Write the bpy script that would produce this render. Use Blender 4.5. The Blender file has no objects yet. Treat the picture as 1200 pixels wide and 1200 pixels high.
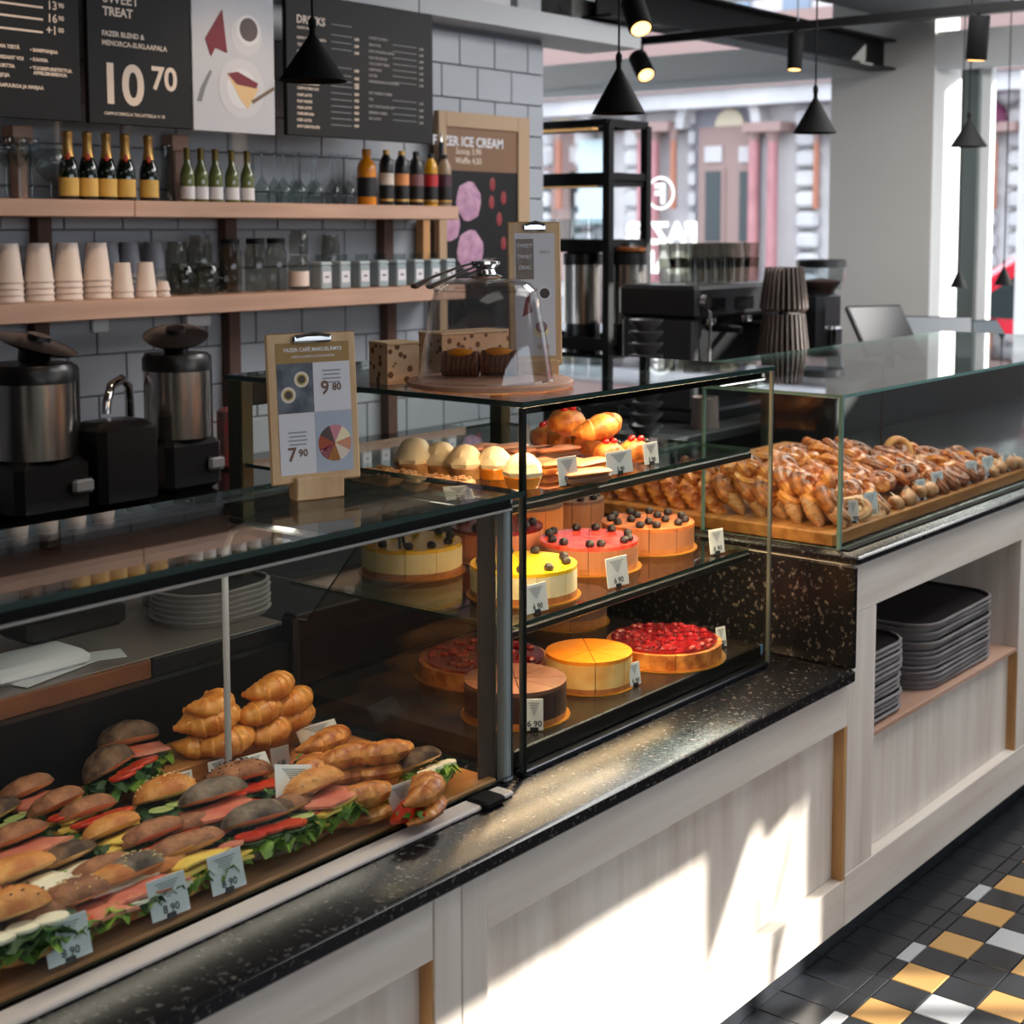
import bpy, math, random
from mathutils import Vector, Matrix, Euler, noise
R = math.radians
random.seed(7)
S = bpy.context.scene
COL = S.collection
PI = math.pi

# ------------------------------------------------------------------ camera
CAMZ = 1.70
F_PX, PX, PY = 1741.3, 637.6, 430.6          # focal length and principal point, 1200 px frame
YAW, PITCH = R(38.418), R(5.3257)
fw = Vector((math.cos(YAW)*math.cos(PITCH), math.sin(YAW)*math.cos(PITCH), -math.sin(PITCH)))
rt = fw.cross(Vector((0, 0, 1))).normalized()
dn = fw.cross(rt)
cd = bpy.data.cameras.new('camera'); cam = bpy.data.objects.new('camera', cd); COL.objects.link(cam)
cam.matrix_world = Matrix(((rt.x, -dn.x, -fw.x, 0), (rt.y, -dn.y, -fw.y, 0), (rt.z, -dn.z, -fw.z, CAMZ), (0, 0, 0, 1)))
cd.sensor_width = 36; cd.lens = F_PX/1200*36
cd.shift_x = (600-PX)/1200; cd.shift_y = (PY-600)/1200
cd.clip_start = .02; cd.clip_end = 300
cd.dof.use_dof = True; cd.dof.focus_distance = 2.9; cd.dof.aperture_fstop = 5.0
S.camera = cam
C0 = Vector((0, 0, CAMZ))
def ray(u, v): return rt*(u-PX)/F_PX + dn*(v-PY)/F_PX + fw
def atx(u, v, x): q = ray(u, v); return C0+q*(x/q.x)
def aty(u, v, y): q = ray(u, v); return C0+q*(y/q.y)
def atz(u, v, z): q = ray(u, v); return C0+q*((z-CAMZ)/q.z)

# ------------------------------------------------------------------ world, sun, exposure
W = bpy.data.worlds.new('world'); S.world = W; W.use_nodes = True
bg = W.node_tree.nodes['Background']; bg.inputs[0].default_value = (.80, .89, 1, 1); bg.inputs[1].default_value = 4.0
sl = bpy.data.lights.new('sun', 'SUN'); so = bpy.data.objects.new('sun', sl); COL.objects.link(so)
sl.energy = 16; sl.angle = R(.5); sl.color = (1, .95, .87)
SD = Vector((-.62*math.cos(R(20)), .785*math.cos(R(20)), -math.sin(R(20))))
so.rotation_euler = SD.to_track_quat('-Z', 'Y').to_euler(); so.location = (8, -8, 6)
def area(name, loc, size, power, col=(1, 1, 1), rot=(0, 0, 0), parent=None, spread=None):
    l = bpy.data.lights.new(name, 'AREA'); o = bpy.data.objects.new(name, l); COL.objects.link(o)
    l.shape = 'RECTANGLE'; l.size, l.size_y = size; l.energy = power; l.color = col
    if spread: l.spread = R(spread)
    o.location = loc; o.rotation_euler = rot
    if parent: o.parent = parent
    return o
def spot(name, loc, target, power, ang, col=(1, .72, .45), parent=None, rad=.03):
    l = bpy.data.lights.new(name, 'SPOT'); o = bpy.data.objects.new(name, l); COL.objects.link(o)
    l.energy = power; l.spot_size = R(ang); l.spot_blend = .6; l.color = col; l.shadow_soft_size = rad
    o.location = loc; o.rotation_euler = (Vector(target)-Vector(loc)).to_track_quat('-Z', 'Y').to_euler()
    if parent: o.parent = parent
    return o
V = S.view_settings
V.view_transform = 'Standard'; V.look = 'None'; V.gamma = 1; V.exposure = 0.0; V.use_curve_mapping = False
WARM = (1, .66, .36)
area('room_fill', (4.6, .6, 3.05), (2.4, 1.4), 60, (1, .98, .96))  # three fill lamps added under the ceiling to brighten the room
area('room_fill', (5.9, 2.0, 3.05), (2.0, 1.4), 120, (1, .98, .96))
area('room_fill', (1.0, .2, 3.05), (2.0, 1.2), 11, (1, .93, .86))
for x_, y_, tx, p_ in ((2.2, 2.7, 2.3, 26), (3.1, 2.7, 3.1, 26), (4.0, 2.7, 3.8, 22)): spot('shelf_spot', (x_, y_, 2.95), (tx, 3.85, 1.6), p_, 46)

# ------------------------------------------------------------------ materials
def lin(c):
    return tuple((x/255/12.92 if x/255 <= .04045 else ((x/255+.055)/1.055)**2.4) for x in c)+(1,)
MATS = {}
def mat(name, c, rough=.5, metal=0, c2=None, scale=8, stretch=(1, 1, 1), bump=0, bscale=None, spec=None, emit=0, coat=0, detail=4, lo=.35, hi=.65, sss=0, tex='noise'):
    if name in MATS: return MATS[name]
    m = bpy.data.materials.new(name); m.use_nodes = True; nt = m.node_tree; N = nt.nodes; L = nt.links
    p = N['Principled BSDF']; p.inputs['Base Color'].default_value = lin(c); p.inputs['Roughness'].default_value = rough
    p.inputs['Metallic'].default_value = metal
    if spec is not None: p.inputs['Specular IOR Level'].default_value = spec
    if coat: p.inputs['Coat Weight'].default_value = coat; p.inputs['Coat Roughness'].default_value = .12
    if sss: p.inputs['Subsurface Weight'].default_value = sss; p.inputs['Subsurface Scale'].default_value = .01
    if emit: p.inputs['Emission Color'].default_value = lin(c); p.inputs['Emission Strength'].default_value = emit
    if c2 or bump:
        tc = N.new('ShaderNodeTexCoord'); mp = N.new('ShaderNodeMapping'); mp.inputs['Scale'].default_value = stretch
        L.new(tc.outputs['Object'], mp.inputs[0])
    if c2:
        if tex == 'voronoi':
            nz = N.new('ShaderNodeTexVoronoi'); nz.inputs['Scale'].default_value = scale; o = nz.outputs['Distance']
        elif tex == 'wave':
            nz = N.new('ShaderNodeTexWave'); nz.inputs['Scale'].default_value = scale; nz.inputs['Distortion'].default_value = 6; nz.inputs['Detail'].default_value = 3; o = nz.outputs['Fac']
        else:
            nz = N.new('ShaderNodeTexNoise'); nz.inputs['Scale'].default_value = scale; nz.inputs['Detail'].default_value = detail; o = nz.outputs['Fac']
        L.new(mp.outputs[0], nz.inputs['Vector'])
        cr = N.new('ShaderNodeValToRGB'); cr.color_ramp.elements[0].position = lo; cr.color_ramp.elements[1].position = hi
        cr.color_ramp.elements[0].color = lin(c); cr.color_ramp.elements[1].color = lin(c2)
        L.new(o, cr.inputs[0]); L.new(cr.outputs[0], p.inputs['Base Color'])
    if bump:
        nb = N.new('ShaderNodeTexNoise'); nb.inputs['Scale'].default_value = bscale or scale; nb.inputs['Detail'].default_value = 3
        L.new(mp.outputs[0], nb.inputs['Vector'])
        b = N.new('ShaderNodeBump'); b.inputs['Strength'].default_value = bump; b.inputs['Distance'].default_value = .01
        L.new(nb.outputs['Fac'], b.inputs['Height']); L.new(b.outputs[0], p.inputs['Normal'])
    MATS[name] = m; return m
def glassmat(name, tint=(235, 245, 240), ior=1.5, rough=0.0, gain=1.0):
    m = bpy.data.materials.new(name); m.use_nodes = True; nt = m.node_tree; N = nt.nodes; L = nt.links
    N.remove(N['Principled BSDF']); out = N['Material Output']
    t = N.new('ShaderNodeBsdfTransparent'); t.inputs[0].default_value = lin(tint)
    g = N.new('ShaderNodeBsdfGlossy'); g.inputs['Roughness'].default_value = rough
    ge = N.new('ShaderNodeNewGeometry'); dt = N.new('ShaderNodeVectorMath'); dt.operation = 'DOT_PRODUCT'
    L.new(ge.outputs['Normal'], dt.inputs[0]); L.new(ge.outputs['Incoming'], dt.inputs[1])
    def M(op, a, b):
        k = N.new('ShaderNodeMath'); k.operation = op
        for i, v in enumerate((a, b)):
            if v is None: continue
            if isinstance(v, (int, float)): k.inputs[i].default_value = v
            else: L.new(v, k.inputs[i])
        return k.outputs[0]
    f0 = ((ior-1)/(ior+1))**2                                   # Schlick reflectance, the same from both sides of the pane
    F = M('ADD', M('MULTIPLY', M('POWER', M('SUBTRACT', 1.0, M('ABSOLUTE', dt.outputs['Value'], None)), 5.0), (1-f0)*gain), f0*gain)
    mx = N.new('ShaderNodeMixShader')
    L.new(F, mx.inputs[0]); L.new(t.outputs[0], mx.inputs[1]); L.new(g.outputs[0], mx.inputs[2])
    L.new(mx.outputs[0], out.inputs[0]); MATS[name] = m; return m

G_case = glassmat('case_glass', (246, 250, 248), 1.45)
G_edge = mat('glass_edge', (28, 52, 48), .2, spec=.8)
G_edge2 = mat('glass_edge_pale', (100, 135, 130), .2)
G_small = glassmat('tableware_glass', (222, 228, 228), 1.5, .02)
G_dark = glassmat('tinted_jar_glass', (212, 212, 206), 1.5, .03)
G_win = glassmat('window_glass', (250, 252, 252), 1.25)
G_dome = glassmat('dome_glass', (244, 244, 244), 1.5)
paintW = mat('white_plaster', (196, 199, 202), .7)
tileW = mat('glazed_white_tile', (156, 160, 168), .35, c2=(170, 175, 182), scale=1.5)
groutM = mat('grout', (118, 120, 126), .8)
ceilM = mat('ceiling_plaster', (150, 152, 154), .8)
blackM = mat('black_powder_coat', (16, 16, 17), .55, spec=.25)
mattB = mat('matt_black', (12, 12, 13), .75, spec=.2)
darkP = mat('black_plastic', (17, 17, 19), .3)
steel = mat('brushed_steel', (190, 184, 178), .22, 1)
steelD = mat('dark_steel', (82, 84, 92), .35, 1)
chrome = mat('chrome', (215, 215, 215), .08, 1)
granite = mat('speckled_black_granite', (24, 24, 27), .2, c2=(120, 114, 110), scale=95, lo=.58, hi=.80, detail=3, spec=.28)
wwash = mat('whitewashed_ash', (230, 222, 212), .55, c2=(208, 196, 184), scale=2.2, stretch=(9, 9, .7), lo=.38, hi=.7, bump=.02)
wwashH = mat('whitewashed_ash_rail', (230, 222, 211), .55, c2=(212, 199, 187), scale=2.2, stretch=(.7, 9, 9), lo=.38, hi=.7, bump=.02)
edgeW = mat('raw_wood_edge', (196, 150, 96), .6, c2=(170, 125, 78), scale=5, stretch=(1, 8, 1))
shelfW = mat('pink_beige_shelf_wood', (196, 160, 140), .5, c2=(180, 143, 122), scale=3, stretch=(.6, 6, 6))
postW = mat('brown_wood_post', (96, 66, 54), .6, c2=(80, 54, 44), scale=4, stretch=(6, 6, .8))
board = mat('oak_board', (186, 126, 68), .45, c2=(150, 94, 46), scale=4, stretch=(1, 9, 9), bump=.03)
birch = mat('birch_wood', (214, 182, 140), .5, c2=(196, 160, 116), scale=4, stretch=(8, 8, 1))
cardM = mat('price_card', (216, 220, 226), .5)
inkM = mat('print_ink', (70, 74, 82), .6)
inkG = mat('grey_print', (140, 144, 150), .6)
boardB = mat('menu_board_black', (19, 19, 21), .6, spec=.3)
letM = mat('menu_lettering', (232, 214, 198), .6)
vin = bpy.data.materials.new('white_vinyl'); vin.use_nodes = True; _n = vin.node_tree.nodes; _l = vin.node_tree.links; _n.remove(_n['Principled BSDF'])
_a = _n.new('ShaderNodeBsdfTranslucent'); _b = _n.new('ShaderNodeBsdfDiffuse'); _m = _n.new('ShaderNodeMixShader'); _m.inputs[0].default_value = .25
_a.inputs[0].default_value = (.9, .92, .93, 1); _b.inputs[0].default_value = (.9, .92, .93, 1); _l.new(_a.outputs[0], _m.inputs[1]); _l.new(_b.outputs[0], _m.inputs[2]); _l.new(_m.outputs[0], _n['Material Output'].inputs[0])
whiteP = mat('white_print', (236, 238, 240), .6)
tileB = mat('black_floor_tile', (34, 36, 40), .22, c2=(44, 47, 52), scale=9)
tileY = mat('ochre_floor_tile', (186, 142, 84), .25, c2=(198, 156, 96), scale=6)
tileG = mat('pale_grey_floor_tile', (178, 180, 184), .25)
crust = mat('golden_pastry', (156, 76, 24), .42, c2=(228, 156, 76), scale=34, bump=.35, bscale=60, lo=.38, hi=.68, coat=.15)
crustD = mat('dark_golden_pastry', (104, 46, 16), .45, c2=(206, 124, 54), scale=38, bump=.4, bscale=60, lo=.36, hi=.68, coat=.15)
crustP = mat('pale_tan_pastry', (168, 112, 72), .55, c2=(208, 166, 122), scale=22, bump=.3, bscale=50)
bunG = mat('golden_bun', (178, 102, 42), .55, c2=(222, 160, 88), scale=20, bump=.6, bscale=40)
bunD = mat('dark_rye_bun', (58, 38, 28), .75, c2=(138, 104, 78), scale=26, bump=.8, bscale=45, lo=.42, hi=.72)
bunF = mat('floured_dark_bun', (64, 52, 46), .8, c2=(140, 122, 108), scale=22, bump=.8, bscale=50)
bunR = mat('reddish_rye_bun', (104, 58, 38), .7, c2=(170, 114, 80), scale=28, bump=.8, bscale=50)
crumb = mat('bread_crumb', (222, 178, 124), .8, c2=(204, 150, 92), scale=30, bump=.3)
lettuceM = mat('lettuce', (70, 122, 36), .5, c2=(150, 184, 76), scale=14, bump=.4, bscale=40)
lettuceD = mat('dark_lettuce', (26, 58, 26), .5, c2=(60, 100, 42), scale=14, bump=.4, bscale=40)
tomatoM = mat('tomato', (190, 40, 26), .25, c2=(214, 78, 44), scale=14)
cheeseM = mat('yellow_cheese', (232, 200, 96), .4)
cheeseW = mat('white_cheese', (236, 230, 212), .5)
hamM = mat('ham', (196, 100, 84), .4, c2=(220, 146, 124), scale=20)
cucM = mat('cucumber', (166, 186, 110), .3, c2=(196, 210, 150), scale=18)
cucR = mat('cucumber_rind', (40, 72, 34), .4)
carM = mat('carrot_spread', (226, 110, 30), .5)
jamM = mat('red_jam', (96, 8, 16), .12, c2=(150, 22, 30), scale=40, coat=.5, bump=.4, bscale=90)
seedM = mat('seeds', (226, 196, 140), .5)
seedD = mat('dark_seeds', (60, 40, 28), .6)
icingM = mat('white_icing', (222, 206, 188), .35)
berryB = mat('blackberry', (22, 14, 24), .3, bump=.5, bscale=300)
berryR = mat('red_berry', (196, 18, 22), .2)
creamM = mat('whipped_meringue', (244, 224, 186), .5, c2=(252, 238, 210), scale=10)
mangoM = mat('yellow_glaze', (246, 190, 14), .12, c2=(252, 206, 40), scale=5, coat=.6)
cheesecake = mat('cream_cheesecake', (232, 214, 168), .6, c2=(240, 226, 188), scale=12)
cookieM = mat('biscuit_crust', (150, 92, 44), .8, c2=(176, 116, 60), scale=30, bump=.4)
mousseP = mat('salmon_mousse', (206, 128, 92), .6, c2=(190, 112, 76), scale=8)
mousseB = mat('milk_chocolate_mousse', (164, 108, 74), .6, c2=(146, 92, 60), scale=8)
chocoM = mat('dark_chocolate', (58, 34, 30), .45, c2=(74, 46, 38), scale=9)
chocoT = mat('cocoa_top', (122, 84, 68), .6, c2=(102, 66, 52), scale=14)
caramelM = mat('caramel_glaze', (226, 132, 30), .15, c2=(236, 152, 48), scale=6, coat=.6)
goldM = mat('gold_cake_card', (210, 150, 60), .3, .7)
pinkPas = mat('pink_iced_slice', (236, 150, 112), .4, c2=(246, 178, 140), scale=7)
cupM = mat('paper_cup', (222, 206, 196), .6)
cupG = mat('grey_paper_cup', (118, 122, 132), .6)
trayM = mat('grey_tray', (120, 116, 118), .35, c2=(150, 146, 146), scale=5)
trayT = mat('dark_tray_inside', (30, 28, 30), .55)
rubber = mat('rubber', (24, 24, 26), .7)
oliveM = mat('bronze_case_frame', (92, 92, 74), .3, .8)
ledM = mat('warm_led', (255, 196, 120), .5, emit=.35)
lampIn = mat('lit_bulb', (255, 190, 110), .5, emit=5)
G3 = lambda n, c, **k: mat(n, c, **k)

# ------------------------------------------------------------------ mesh builder
class MB:
    def __init__(s): s.v = []; s.f = []; s.m = []; s.M = Matrix.Identity(4); s.mi = 0
    def at(s, loc=(0, 0, 0), rot=(0, 0, 0), sc=(1, 1, 1)):
        s.M = Matrix.Translation(loc) @ Euler(rot).to_matrix().to_4x4() @ Matrix.Diagonal((*sc, 1)); return s
    def add(s, vs, fs, mi=None):
        b = len(s.v); s.v += [s.M @ Vector(p) for p in vs]
        for k, f in enumerate(fs):
            s.f.append([b+i for i in f]); s.m.append((mi[k] if isinstance(mi, list) else mi) if mi is not None else s.mi)
        return s
    def box(s, a, b, mi=None):
        x0, y0, z0 = a; x1, y1, z1 = b
        return s.add([(x0, y0, z0), (x1, y0, z0), (x1, y1, z0), (x0, y1, z0), (x0, y0, z1), (x1, y0, z1), (x1, y1, z1), (x0, y1, z1)],
                     [(3, 2, 1, 0), (4, 5, 6, 7), (0, 1, 5, 4), (1, 2, 6, 5), (2, 3, 7, 6), (3, 0, 4, 7)], mi)
    def bbox(s, a, b, c=.004, mi=None):            # box with chamfered upright and top edges
        x0, y0, z0 = a; x1, y1, z1 = b; c = min(c, (x1-x0)/2.1, (y1-y0)/2.1, (z1-z0)/2.1)
        def ring(i, z): return [(x0+i+c, y0+i, z), (x1-i-c, y0+i, z), (x1-i, y0+i+c, z), (x1-i, y1-i-c, z), (x1-i-c, y1-i, z), (x0+i+c, y1-i, z), (x0+i, y1-i-c, z), (x0+i, y0+i+c, z)]
        vs = ring(c, z0)+ring(0, z0+c)+ring(0, z1-c)+ring(c, z1)
        fs = [tuple(range(7, -1, -1)), tuple(range(24, 32))]
        for k in range(3):
            for i in range(8): j = (i+1) % 8; fs.append((k*8+i, k*8+j, k*8+8+j, k*8+8+i))
        return s.add(vs, fs, mi)
    def lathe(s, prof, n=20, mi=None, c=(0, 0, 0), wob=None):   # prof [(r,z)]
        vs = []; fs = []
        for (r, z) in prof:
            for i in range(n):
                a = 2*PI*i/n; q = r*(wob(a, z) if wob else 1); vs.append((c[0]+q*math.cos(a), c[1]+q*math.sin(a), c[2]+z))
        for k in range(len(prof)-1):
            for i in range(n): j = (i+1) % n; fs.append((k*n+i, k*n+j, (k+1)*n+j, (k+1)*n+i))
        if prof[0][0] > 1e-5: fs.append(tuple(range(n-1, -1, -1)))
        if prof[-1][0] > 1e-5: fs.append(tuple((len(prof)-1)*n+i for i in range(n)))
        return s.add(vs, fs, mi)
    def shell(s, prof, n=20, mi=None, c=(0, 0, 0)):             # open profile, no caps
        vs = []; fs = []
        for (r, z) in prof:
            for i in range(n): a = 2*PI*i/n; vs.append((c[0]+r*math.cos(a), c[1]+r*math.sin(a), c[2]+z))
        for k in range(len(prof)-1):
            for i in range(n): j = (i+1) % n; fs.append((k*n+i, k*n+j, (k+1)*n+j, (k+1)*n+i))
        return s.add(vs, fs, mi)
    def cyl(s, p0, p1, r0, r1=None, n=12, mi=None):
        return s.tube([p0, p1], [r0, r0 if r1 is None else r1], n, mi)
    def tube(s, pts, rs, n=8, mi=None, closed=False, flat=1):
        pts = [Vector(p) for p in pts]; m = len(pts); rs = rs if isinstance(rs, (list, tuple)) else [rs]*m
        vs = []; fs = []; up = None
        for i in range(m):
            if closed: t = (pts[(i+1) % m]-pts[i-1])
            else: t = pts[min(i+1, m-1)]-pts[max(i-1, 0)]
            t.normalize()
            if up is None: up = Vector((0, 0, 1)) if abs(t.z) < .9 else Vector((1, 0, 0))
            x = t.cross(up).normalized(); up = x.cross(t).normalized()
            for k in range(n):
                a = 2*PI*k/n; vs.append(pts[i]+x*math.cos(a)*rs[i]+up*math.sin(a)*rs[i]*flat)
        for i in range(m if closed else m-1):
            i2 = (i+1) % m
            for k in range(n): j = (k+1) % n; fs.append((i*n+k, i*n+j, i2*n+j, i2*n+k))
        if not closed: fs.append(tuple(range(n-1, -1, -1))); fs.append(tuple((m-1)*n+i for i in range(n)))
        return s.add(vs, fs, mi)
    def ball(s, c, r, nu=12, nv=7, mi=None, fn=None, z0=-1, z1=1):
        r = r if isinstance(r, (tuple, list)) else (r, r, r); vs = []; fs = []
        for k in range(nv+1):
            h = z0+(z1-z0)*k/nv; ph = math.asin(max(-1, min(1, h))) if (z0 > -1 or z1 < 1) else -PI/2+PI*k/nv
            for i in range(nu):
                a = 2*PI*i/nu; d = Vector((math.cos(a)*math.cos(ph), math.sin(a)*math.cos(ph), math.sin(ph)))
                q = fn(d) if fn else 1; vs.append((c[0]+d.x*r[0]*q, c[1]+d.y*r[1]*q, c[2]+d.z*r[2]*q))
        for k in range(nv):
            for i in range(nu): j = (i+1) % nu; fs.append((k*nu+i, k*nu+j, (k+1)*nu+j, (k+1)*nu+i))
        fs.append(tuple(range(nu-1, -1, -1))); fs.append(tuple(nv*nu+i for i in range(nu)))
        return s.add(vs, fs, mi)
    def prism(s, poly, z0, z1, mi=None, mtop=None):              # polygon in xy
        n = len(poly); vs = [(x, y, z0) for x, y in poly]+[(x, y, z1) for x, y in poly]
        fs = [tuple(range(n-1, -1, -1)), tuple(range(n, 2*n))]+[(i, (i+1) % n, n+(i+1) % n, n+i) for i in range(n)]
        b = s.mi if mi is None else mi
        return s.add(vs, fs, [b, b if mtop is None else mtop]+[b]*n)
    def grid(s, fn, nu, nv, mi=None):
        vs = [fn(i/nu, j/nv) for j in range(nv+1) for i in range(nu+1)]
        fs = [(j*(nu+1)+i, j*(nu+1)+i+1, (j+1)*(nu+1)+i+1, (j+1)*(nu+1)+i) for j in range(nv) for i in range(nu)]
        return s.add(vs, fs, mi)
    def mesh(s, name, mats, smooth=True):
        me = bpy.data.meshes.new(name); me.from_pydata([tuple(v) for v in s.v], [], s.f)
        for m in (mats if isinstance(mats, (list, tuple)) else [mats]): me.materials.append(m)
        me.polygons.foreach_set('material_index', s.m); me.polygons.foreach_set('use_smooth', [smooth]*len(s.f))
        if smooth:
            try: me.set_sharp_from_angle(angle=R(38))
            except Exception: pass
        me.update(); return me
    def build(s, name, mats, parent=None, smooth=True, loc=None):
        o = bpy.data.objects.new(name, s.mesh(name, mats, smooth)); COL.objects.link(o)
        if parent: o.parent = parent
        if loc is not None: o.location = loc
        return o
def linkmesh(name, me, parent=None, loc=(0, 0, 0), rot=(0, 0, 0), sc=(1, 1, 1)):
    o = bpy.data.objects.new(name, me); COL.objects.link(o); o.parent = parent
    o.location = loc; o.rotation_euler = rot; o.scale = sc; return o
def tag(o, label, cat, group=None):
    o['label'] = label; o['category'] = cat
    if group: o['group'] = group
    return o
def thing(name, label, cat, loc=(0, 0, 0), rot=(0, 0, 0), group=None):
    o = bpy.data.objects.new(name, None); COL.objects.link(o); o.location = loc
    o.rotation_euler = rot if isinstance(rot, (tuple, list)) else (0, 0, rot); o.empty_display_size = .05
    return tag(o, label, cat, group)
def struct(o): o['kind'] = 'structure'; return o
def kids(o): return [c for c in bpy.data.objects if c.parent == o]
KID = {}
def dup(root, label, loc, rot=None, group=None, sc=None):
    if root.name not in KID: KID[root.name] = [(c, kids(c)) for c in kids(root)]
    r = root.copy(); COL.objects.link(r); r.location = loc; r['label'] = label
    if rot is not None: r.rotation_euler = rot
    if sc: r.scale = sc
    if group: r['group'] = group
    for c, gs in KID[root.name]:
        k = c.copy(); COL.objects.link(k); k.parent = r
        for g in gs: h = g.copy(); COL.objects.link(h); h.parent = k
    return r
def text(body, size, m, parent, loc, rot=(PI/2, 0, 0), align='LEFT', bold=0, name='lettering', depth=.0004, sx=1):
    cu = bpy.data.curves.new('t', 'FONT'); cu.body = body; cu.size = size; cu.align_x = align; cu.extrude = depth; cu.offset = bold; cu.resolution_u = 6 if size > .05 else 2
    o = bpy.data.objects.new('t', cu); COL.objects.link(o)
    bpy.context.view_layer.update()
    me = bpy.data.meshes.new_from_object(o.evaluated_get(bpy.context.evaluated_depsgraph_get())); bpy.data.objects.remove(o)
    me.name = name; me.materials.clear(); me.materials.append(m)
    return linkmesh(name, me, parent, loc, rot, (sx, 1, 1))
ORD = ['first', 'second', 'third', 'fourth', 'fifth', 'sixth', 'seventh', 'eighth', 'ninth', 'tenth', 'eleventh', 'twelfth', 'thirteenth', 'fourteenth']

D = 1.535      # plane of the counter front
YG = 1.683     # plane of the glass fronts
ZL, ZH = .69, .95

# ------------------------------------------------------------------ room shell
b = MB(); b.box((-3, -3, -.1), (8, 7.2, -.005)); flo = struct(b.build('floor', mat('tile_grout', (120, 122, 124), .7), smooth=False))
# checker tiles (the nearest ones, seen in front of the counter)
X0, T = 3.126, .1005
tm = {}
def tile_mesh(w, d, m, key):
    if key not in tm: q = MB(); q.bbox((.001, .001, -.005), (w-.001, d-.001, .001), .0015); tm[key] = q.mesh('tile', m, False)
    return tm[key]
for i in range(-6, 15):
    x = X0+i*T
    sm = tileG if (i % 4) == 0 else tileB
    linkmesh('tile', tile_mesh(T, .036, sm, ('s', sm.name)), flo, (x, 1.394, 0))
    for j in range(5):
        y = 1.394-(j+1)*T
        if j % 2 == 0: m = tileB if i % 2 == 0 else tileY
        else: m = tileG if (i+2) % 4 == 0 and j == 1 or (i % 4 == 0 and j == 3) else tileB
        linkmesh('tile', tile_mesh(T, T, m, ('b', m.name)), flo, (x, y, 0))
    for (y0, w) in ((1.43, .136),):
        linkmesh('tile', tile_mesh(T, w, tileB, ('k', 1)), flo, (x, y0, 0))
# the rest of the floor runs on as a printed checker pattern
ck = bpy.data.materials.new('checker_floor'); ck.use_nodes = True; N = ck.node_tree.nodes; L = ck.node_tree.links
tc = N.new('ShaderNodeTexCoord'); ch = N.new('ShaderNodeTexChecker'); ch.inputs['Scale'].default_value = 1/T
ch.inputs[1].default_value = lin((34, 34, 36)); ch.inputs[2].default_value = lin((62, 54, 46))
L.new(tc.outputs['Object'], ch.inputs[0]); L.new(ch.outputs[0], N['Principled BSDF'].inputs['Base Color']); N['Principled BSDF'].inputs['Roughness'].default_value = .25
xa, xb, ya = X0-6*T, X0+15*T, 1.394-5*T
for k, (a, c) in enumerate((((-3, -3), (xa, D)), ((xb, -3), (8, D)), ((xa, -3), (xb, ya)))):
    q = MB(); q.box((a[0], a[1], -.005), (c[0], c[1], .0005)); q.build('tiled_area', ck, flo, False)

# back wall with running-bond glazed tiles
WY = 4.0
q = MB(); q.box((-2.5, WY+.006, 0), (5.034, WY+.16, 2.52)); wb = struct(q.build('wall_back', groutM, smooth=False))
tw, th = .215, .1305
tme = MB(); tme.bbox((.002, -.006, .002), (tw-.002, .004, th-.002), .003); tme = tme.mesh('tile', tileW, False)
cut = {}
for r in range(13):
    z = 2.48-(r+1)*th; x = 5.034
    first = tw if r % 2 else tw/2
    while x > 1.95:
        w = first; first = tw
        if abs(w-tw) < 1e-6: me = tme
        else:
            if 'h' not in cut: k = MB(); k.bbox((.002, -.006, .002), (w-.002, .004, th-.002), .003); cut['h'] = k.mesh('tile', tileW, False)
            me = cut['h']
        x -= w; linkmesh('tile', me, wb, (x, WY, z))
q = MB(); q.box((-2.5, 3.85, 2.50), (5.55, 4.16, 2.585)); struct(q.build('trim_1', paintW, smooth=False))
q = MB(); q.box((-2.5, 4.16, 2.585), (5.4, 4.4, 3.1)); q.box((-2.5, 4.0, 3.0), (7.9, 4.16, 3.1)); struct(q.build('wall_upper', ceilM, smooth=False))
q = MB(); q.box((-2.9, -3, 0), (-2.6, 4.2, 3.1)); struct(q.build('wall_left', mat('dark_wall', (60, 58, 58), .8), smooth=False))
q = MB(); q.box((-3, 7.0, -.1), (8.1, 7.2, 4)); struct(q.build('wall_far', paintW, smooth=False))
q = MB(); q.box((-3, -3.2, 3.1), (8.1, 7.2, 3.2)); struct(q.build('ceiling', ceilM, smooth=False))
# street-side wall behind the camera: its window lets the low sun in
q = MB()
q.box((-3, -3.05, 0), (-.5, -3, 3.1)); q.box((-.5, -3.05, 2.55), (8.1, -3, 3.1)); q.box((6.56, -3.05, 0), (8.1, -3, 2.55)); q.box((-.5, -3.05, 0), (6.56, -3, 1.80))
struct(q.build('wall_street', paintW, smooth=False))
q = MB(); q.box((3.0, -3.04, 1.8), (3.05, -3.01, 2.55)); win1 = struct(q.build('window_1', blackM, smooth=False))
for pts in ([(6.12, 2.56), (6.12, 2.27), (6.33, 2.56)], [(6.33, 2.40), (6.36, 2.40), (6.36, 1.8), (6.28, 1.8)], [(6.52, 2.56), (6.545, 2.56), (6.36, 2.20), (6.34, 2.24)], [(6.33, 2.56), (6.545, 2.56), (6.50, 2.53), (6.36, 2.49)]):
    q = MB(); n = len(pts); q.add([(x, -3.03, z) for x, z in pts]+[(x, -3.02, z) for x, z in pts], [tuple(range(n)), tuple(range(2*n-1, n-1, -1))]+[(i, (i+1) % n, n+(i+1) % n, n+i) for i in range(n)]); q.build('sun_blocker', blackM, win1, False)  # unseen shapes, added only to cut the sun patch on the counter panel

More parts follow.
